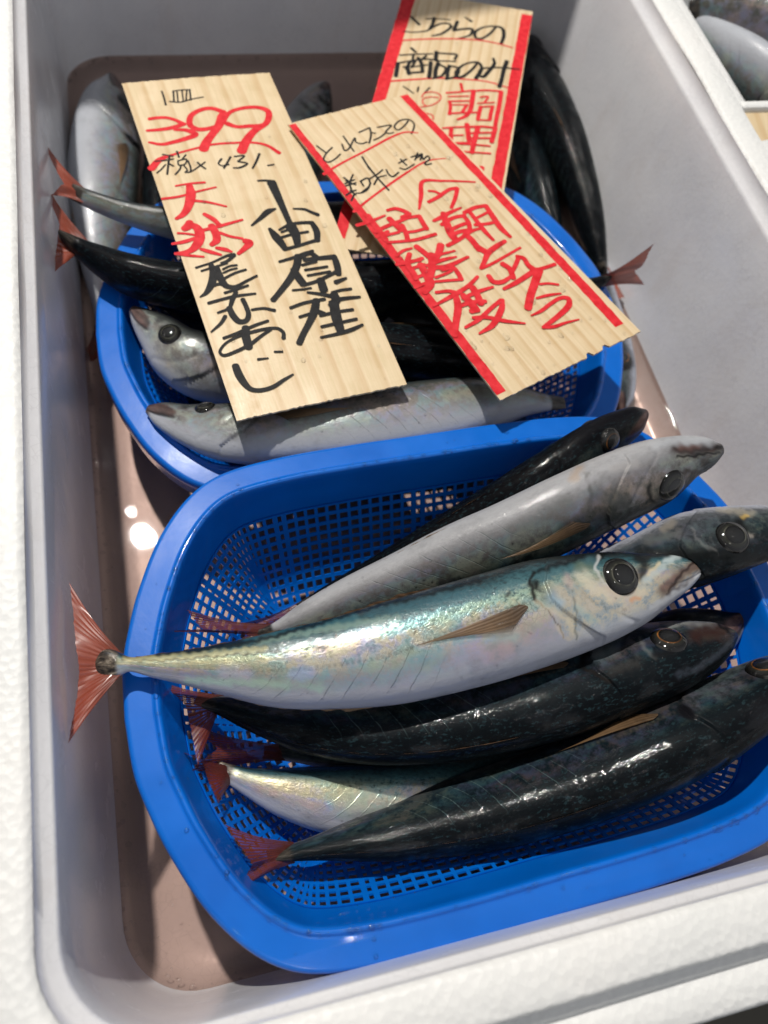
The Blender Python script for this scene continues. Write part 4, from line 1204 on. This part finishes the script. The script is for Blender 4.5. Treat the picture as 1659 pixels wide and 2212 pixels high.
W3 = """
g
k 34 38|330,190 370,232 415,275
k 20 22 26|245,350 350,360 480,350 532,330
k 20|490,215 620,215 748,226
k 44 38 42|580,205 562,270 532,325
k 28 26 30 34 30 24|532,325 640,272 730,268 762,302 660,378 555,402
k 22 38|915,198 980,242
k 42|830,245 812,290 790,342
k 34 34 40 30 18|790,345 880,330 990,330 970,392 815,440
k 28 30 32 36 36 24 26 40 44 32|1252,300 1180,380 1090,432 1028,420 1025,360 1110,310 1230,295 1320,320 1335,400 1303,490
r 24 20 20|200,452 400,440 700,435 1000,445 1200,470 1432,528
r 28 20 20|90,897 350,880 700,866 900,878 1150,902 1402,972
k 34|328,535 378,582
k 22|205,612 350,605 562,600
k 30|352,602 340,690
k 48|182,700 172,770 160,842
k 28|182,700 300,680 480,658 622,672
k 38|312,690 272,765
k 30|372,682 330,750
k 24|242,742 350,740 502,722
k 48|290,762 302,820
k 34|300,808 450,800
k 44|402,642 440,710 450,800
k 30|492,622 430,672
k 48|602,580 592,672
k 26 28 30|602,592 720,600 822,612 800,662
k 20|592,680 700,680 812,685
k 48|540,692 532,780 520,862
k 48|622,702 592,780 588,860
k 30|640,722 702,762 660,840 560,870
k 44|742,732 722,800 720,872
k 30|742,732 842,762 820,842 702,880
k 28 30 34 40 40 28 24 34 40 46|1052,690 1000,760 900,842 838,858 812,810 880,732 980,695 1062,700 1092,765 1030,870
k 34 40 44 40 28 24 24 20|1220,652 1232,705 1170,790 1110,850 1062,828 1082,770 1180,752 1340,750 1502,766
k 50 48 46 52|1367,680 1332,780 1310,880 1285,960
k 16|240,955 300,995 350,1030
k 22|405,965 395,1012
k 18|527,970 470,1030
h
r 14|440,245 470,202 560,190 640,220 645,268 580,320 490,342 450,300 460,262 540,245 622,252
r 14|420,355 490,345
r 14|480,420 550,440 567,480 550,510
r 34|865,100 882,172
r 26|710,200 850,190 1012,170
r 20|730,240 952,235
r 24|730,292 1000,286
r 40|745,292 752,360 740,432
r 20|760,330 942,328
r 28|740,424 900,416 1042,412
r 36|930,330 880,410
r 54 54 48 30|1002,182 990,280 968,385 920,450 830,490
r 28|1010,177 1150,170 1312,180
r 54 52 46|1305,182 1280,350 1252,480 1235,602
r 24|1080,245 1162,240 1122,302
r 20|1050,312 1232,302
r 46|1082,350 1062,430 1050,492
r 24|1082,352 1222,342
r 44|1210,348 1192,420 1180,492
r 24|1050,492 1182,496
r 24|670,585 780,576 902,570
r 48|762,580 756,660 762,742
r 22|690,667 892,660
r 24|730,747 900,742 962,745
r 58|932,542 942,620 955,722
r 34|940,572 1100,566 1252,580
r 54|1240,582 1222,650 1200,732
r 28|960,637 1222,630
r 28|930,692 1202,690
r 60 58 54|1050,580 1012,720 985,850
r 26|830,752 1000,762 1182,776
r 26|840,832 1000,846 1187,856
r 30|880,890 920,902
r 40|985,1012 1102,1006
r 54|1098,1010 1072,1122
"""
def make_card(name, label, corners, z, mat, writing, border, nicks=False, drops=40):
    cz = z
    cs = [U(x, y, cz) for x, y in corners]
    ctr = sum(cs) / 4
    root = empty(name, M(ctr))
    tag(root, label, 'price card', 'handwritten wooden cards')
    Wd = np.linalg.norm(cs[1] - cs[0]) * S; Ht = np.linalg.norm(cs[3] - cs[0]) * S
    bil = lambda a, b: (cs[0] * (1 - a) + cs[1] * a) * (1 - b) + (cs[3] * (1 - a) + cs[2] * a) * b
    # board: a gently bowed slab, slightly ragged at both ends
    nu, nv = 60, 40
    bow = lambda a, b: 0.0035 * math.sin(math.pi * b) * 0.6 + 0.0015 * math.sin(math.pi * a)
    V, cuv = [], []
    th = 0.0042
    rag = [(random.uniform(-1, 1)) * 0.0012 for _ in range(nu)], [(random.uniform(-1, 1)) * 0.0014 for _ in range(nu)]
    if nicks:
        for k in (36, 37, 43, 44): rag[1][k] -= 0.010
    for lay in (0, 1):
        for i in range(nv):
            for j in range(nu):
                a, b = j / (nu - 1), i / (nv - 1)
                bb = b
                if i == 0: bb = rag[0][j]
                if i == nv - 1: bb = 1 + rag[1][j]
                p = bil(a, bb) + np.array([0, 0, bow(a, b) - lay * th])
                V.append(p * S); cuv.append((a * Wd + ctr[0], b * Ht, ctr[1]))
    N = nu * nv; Fc = []
    for i in range(nv - 1):
        for j in range(nu - 1):
            q = (i * nu + j, i * nu + j + 1, (i + 1) * nu + j + 1, (i + 1) * nu + j)
            Fc.append(q); Fc.append(tuple(N + k for k in q[::-1]))
    edge = [(0, j) for j in range(nu)] + [(i, nu - 1) for i in range(1, nv)] + [(nv - 1, j) for j in range(nu - 2, -1, -1)] + [(i, 0) for i in range(nv - 2, 0, -1)]
    ids = [i * nu + j for i, j in edge]
    for k in range(len(ids)):
        a, b = ids[k], ids[(k + 1) % len(ids)]; Fc.append((a, b, N + b, N + a))
    mesh_obj('board', V, Fc, mat, root, False, dict(cuv=cuv))
    # plane coordinates <-> card parameters, for the bow under the ink
    A = np.array([cs[1] - cs[0], cs[3] - cs[0]])[:, :2].T
    def lift(p):
        ab = np.linalg.solve(A, (p - cs[0])[:2]); return bow(min(1, max(0, ab[0])), min(1, max(0, ab[1])))
    inks = {'r': ([], []), 'k': ([], [])}
    lvl = [0.0004]
    def ribbon(colour, pts, ws):
        """pts: unit-space points on the card plane; ws: half widths"""
        V, Fc = inks[colour]; b0 = len(V); n = len(pts)
        tg = np.gradient(pts, axis=0)
        tg /= np.maximum(np.linalg.norm(tg, axis=1), 1e-9)[:, None]
        nr = np.stack([-tg[:, 1], tg[:, 0], np.zeros(n)], 1)
        base = lvl[0]
        def put(p, k): V.append(np.array([p[0], p[1], p[2] + lift(p) + base + 0.000012 * k / n]) * S)
        # round cap, body, round cap
        cap = 4
        rows = []
        for k in range(cap):
            t = math.pi / 2 * (1 - (k + 0.0) / cap)
            rows.append((pts[0] - tg[0] * ws[0] * math.sin(t) * 0.8, nr[0] * ws[0] * max(0.15, math.cos(t)), 0))
        for k in range(n): rows.append((pts[k], nr[k] * ws[k], k))
        for k in range(1, cap + 1):
            t = math.pi / 2 * k / cap
            rows.append((pts[-1] + tg[-1] * ws[-1] * math.sin(t) * 0.8, nr[-1] * ws[-1] * max(0.15, math.cos(t)), n))
        for c, w, k in rows: put(c + w, k); put(c - w, k)
        for k in range(len(rows) - 1): Fc.append((b0 + 2 * k, b0 + 2 * k + 1, b0 + 2 * k + 3, b0 + 2 * k + 2))
        lvl[0] += 0.000015
    # red borders
    for (a0, a1, b0, b1, t0, t1, b2, b3) in border:
        # left line a0->b0.., right line a1->..: parameters across the card at the top and at the foot
        n = 60
        V, Fc = inks['r']; s0 = len(V)
        for k in range(n + 1):
            f = k / n; b = t0 + (t1 - t0) * f
            for a in ((a0 * (1 - f) + b0 * f), (a1 * (1 - f) + b1 * f)):
                p = bil(a + random.uniform(-1, 1) * 0.0025, b); V.append(np.array([p[0], p[1], p[2] + bow(min(1, max(0, a)), b) + 0.0003]) * S)
        for k in range(n): Fc.append((s0 + 2 * k, s0 + 2 * k + 1, s0 + 2 * k + 3, s0 + 2 * k + 2))
    view = None
    for ln in writing.strip().splitlines():
        ln = ln.strip()
        if len(ln) == 1: view = ln; continue
        hd, body = ln.split('|')
        hd = hd.split(); colour = hd[0]; ws = [float(x) for x in hd[1:]]
        pp = np.array([[float(c) for c in q.split(',')] for q in body.split()])
        wv = np.interp(np.linspace(0, 1, len(pp)), np.linspace(0, 1, len(ws)), ws) if len(ws) > 1 else np.full(len(pp), ws[0])
        q = crom(np.concatenate([pp, wv[:, None]], 1), 12 * len(pp))
        jit = 1 + 0.05 * np.sin(np.arange(len(q)) * 1.7 + random.uniform(0, 6)) * random.uniform(0.2, 1)
        P3 = np.array([U(*topic(view, x, y), cz) for x, y in q[:, :2]])
        k = 0.548611 / VIEW[view][2]
        hw = np.array([max(3.0, w) * k * 0.5 * depth(p) / F for w, p in zip(q[:, 2], P3)]) * jit
        ribbon(colour, P3, hw)
    for key, nm, im in (('r', 'red_writing', ink_red), ('k', 'black_writing', ink_black)):
        V, Fc = inks[key]
        if V: mesh_obj(nm, V, Fc, im, root, False)
    D = []
    for _ in range(drops):
        a, b = random.uniform(0.04, 0.96), random.uniform(0.04, 0.98) ** 0.7
        p = bil(a, b); D.append(((p + np.array([0, 0, bow(a, b) + 0.002])) * S, (0, 0, 1), random.choice([0.0004, 0.0005, 0.0007, 0.0011])))
    droplets(D, root)
    return root
make_card('price_card', 'plain wooden price card with a big red 399 and no red border', [(263, 180), (582, 157), (879, 830), (511, 908)], -0.12, wood_a, W1, [], False, 45)
make_card('price_card', 'red edged wooden card lying slanted on top, two columns of red characters', [(622, 268), (880, 204), (1384, 716), (1081, 865)], -0.105, wood_b, W2,
          [(0.0, 0.052, 0.0, 0.062, 0.005, 0.985, 0, 0), (0.935, 1.0, 0.885, 0.95, 0.0, 0.96, 0, 0)], True, 160)
make_card('price_card', 'red edged wooden card at the far end, its foot tucked under the slanted card', [(872, -18), (1151, 25), (1061, 586), (715, 533)], -0.15, wood_b, W3,
          [(0.0, 0.10, 0.0, 0.07, 0.0, 0.97, 0, 0), (0.915, 1.0, 0.895, 0.975, 0.02, 0.97, 0, 0)], False, 50)

# ------------------------------------------------------------------ beyond the box
# an unseen foam panel, added and shaped to throw shade over the far end
shade_pts = [(-0.75, 1.16), (0.22, 1.535), (1.9, 0.48), (1.9, -0.62), (-0.75, -0.62)]
V = [np.array([x, 2.44 + dy, z]) * S for dy in (0, 0.10) for x, z in shade_pts]
n = len(shade_pts)
Fc = [tuple(range(n)), tuple(range(2 * n - 1, n - 1, -1))] + [(k, n + k, n + (k + 1) % n, (k + 1) % n) for k in range(n)]
shade_slab = mesh_obj('shade_panel', V, Fc, foam_dry)
tag(shade_slab, 'white foam panel added out of view behind the fish box to cast shade', 'box lid')

# the neighbouring tray with bigger fish, and its own price card
tray = empty('fish_tray', M((1.9, 2.0, -0.62)))
tag(tray, 'white foam tray of larger grey fish beyond the right side of the box', 'fish tray')
def slab(x0, x1, y0, y1, z0, z1):
    V = [(x, y, z) for z in (z0, z1) for x, y in ((x0, y0), (x1, y0), (x1, y1), (x0, y1))]
    return V, [(3, 2, 1, 0), (4, 5, 6, 7), (0, 1, 5, 4), (1, 2, 6, 5), (2, 3, 7, 6), (3, 0, 4, 7)]
for nm, a in (('front_wall', (1.26, 3.0, 1.333, 1.358, -0.60, -0.012)), ('side_wall', (1.305, 1.344, 1.359, 3.2, -0.60, -0.16)), ('floor', (1.345, 3.0, 1.359, 3.2, -0.615, -0.58))):
    V, Fc = slab(*a)
    o = mesh_obj(nm, np.array(V) * S, Fc, foam_dry, tray)
    bv = o.modifiers.new('soft', 'BEVEL'); bv.width = 0.002; bv.segments = 2
GT = 'larger fish in the neighbouring tray'
Fish('fish', 'large grey bellied fish nearest the front edge of the neighbouring tray', [(1760,215,1735,262),(1720,165,1680,255),(1650,105,1605,215),(1590,70,1545,175),(1540,45,1505,125),(1500,25,1482,72)],
     [-0.03, -0.06, -0.10], 'b', -25, skin_white, eye_grey, GT, ratio=0.6, pect=False)
Fish('fish', 'large olive grey fish lying behind the grey bellied one in the neighbouring tray', [(1850,120,1840,160),(1790,60,1770,150),(1700,10,1680,125),(1640,-10,1620,100),(1580,-25,1560,80),(1530,-20,1515,60),(1492,5,1486,40)],
     [-0.02, -0.03, -0.06], 't', -10, skin_pale, eye_grey, GT, ratio=0.6, pect=False)
c4 = [np.array([1.262, 1.327, -0.022]), np.array([1.66, 1.327, -0.022]), np.array([1.66, 1.10, -0.07]), np.array([1.262, 1.10, -0.07])]
root4 = empty('price_card', M(sum(c4) / 4)); tag(root4, 'beige price card leaning on the front of the neighbouring tray', 'price card', 'handwritten wooden cards')
nn = np.cross(c4[1] - c4[0], c4[3] - c4[0]); nn /= np.linalg.norm(nn); nn = nn if nn[2] > 0 else -nn
P4 = lambda a, b, o=0.0: ((c4[0] * (1 - a) + c4[1] * a) * (1 - b) + (c4[3] * (1 - a) + c4[2] * a) * b + nn * o)
V = [P4(a, b, o) * S for o in (0, -0.006) for a, b in ((0, 0), (1, 0), (1, 1), (0, 1))]
mesh_obj('board', V, [(3, 2, 1, 0), (4, 5, 6, 7), (0, 1, 5, 4), (1, 2, 6, 5), (2, 3, 7, 6), (3, 0, 4, 7)], wood_a, root4, False,
         dict(cuv=[(a * 0.1, b * 0.06, 0.3) for _ in (0, 1) for a, b in ((0, 0), (1, 0), (1, 1), (0, 1))]))
M4 = {'k': [], 'r': []}
def flat_stroke(key, pts, w):
    V, Fc = M4[key] if M4[key] else ([], []); M4[key] = (V, Fc)
    q = crom(pts, 8 * len(pts)); tg = np.gradient(q, axis=0); tg /= np.linalg.norm(tg, axis=1)[:, None]
    b0 = len(V)
    for (a, b), (ta, tb) in zip(q, tg):
        for sg in (1, -1): V.append(P4(a - sg * tb * w * 0.55, b + sg * ta * w, 0.0015) * S)
    for k in range(len(q) - 1): Fc.append((b0 + 2 * k, b0 + 2 * k + 1, b0 + 2 * k + 3, b0 + 2 * k + 2))
for pts in ([(0.12, 0.34), (0.19, 0.33), (0.15, 0.42), (0.20, 0.50), (0.12, 0.56)], [(0.24, 0.42), (0.29, 0.36), (0.31, 0.44), (0.24, 0.56), (0.33, 0.55)]): flat_stroke('k', pts, 0.03)
flat_stroke('r', [(0.08, 0.68), (0.3, 0.70), (0.8, 0.66)], 0.025)
for key, nm, im in (('k', 'black_writing', ink_black), ('r', 'red_writing', ink_red)): mesh_obj(nm, M4[key][0], M4[key][1], im, root4)
# small bubbles along the waterline of the left and near walls
Bp = []
rg = rrect(-0.2445, 1.094, -0.112, 2.205, 0.12, -0.4485)
for k in range(len(rg)):
    x, y, z = rg[k]
    if x < 0.35 and y < 1.6 or y > 2.1:
        for _ in range(3):
            d = abs(random.gauss(0, 0.008)) + 0.003
            cx, cy = 0.42, 1.0; L = math.hypot(cx - x, cy - y)
            Bp.append((np.array([x + (cx - x) / L * d + random.uniform(-0.01, 0.01), y + (cy - y) / L * d + random.uniform(-0.02, 0.02), z]) * S, (0, 0, 1), random.choice([0.0005, 0.0007, 0.0009, 0.0013])))
for _ in range(60):
    Bp.append((np.array([random.uniform(-0.22, 0.1), random.uniform(-0.08, 0.9), -0.4485]) * S, (0, 0, 1), random.choice([0.0003, 0.0004, 0.0006])))
bub = droplets(Bp, None); bub.name = 'bubbles'
tag(bub, 'tiny clear bubbles floating on the brown meltwater along the left wall', 'bubbles', None, 'stuff')
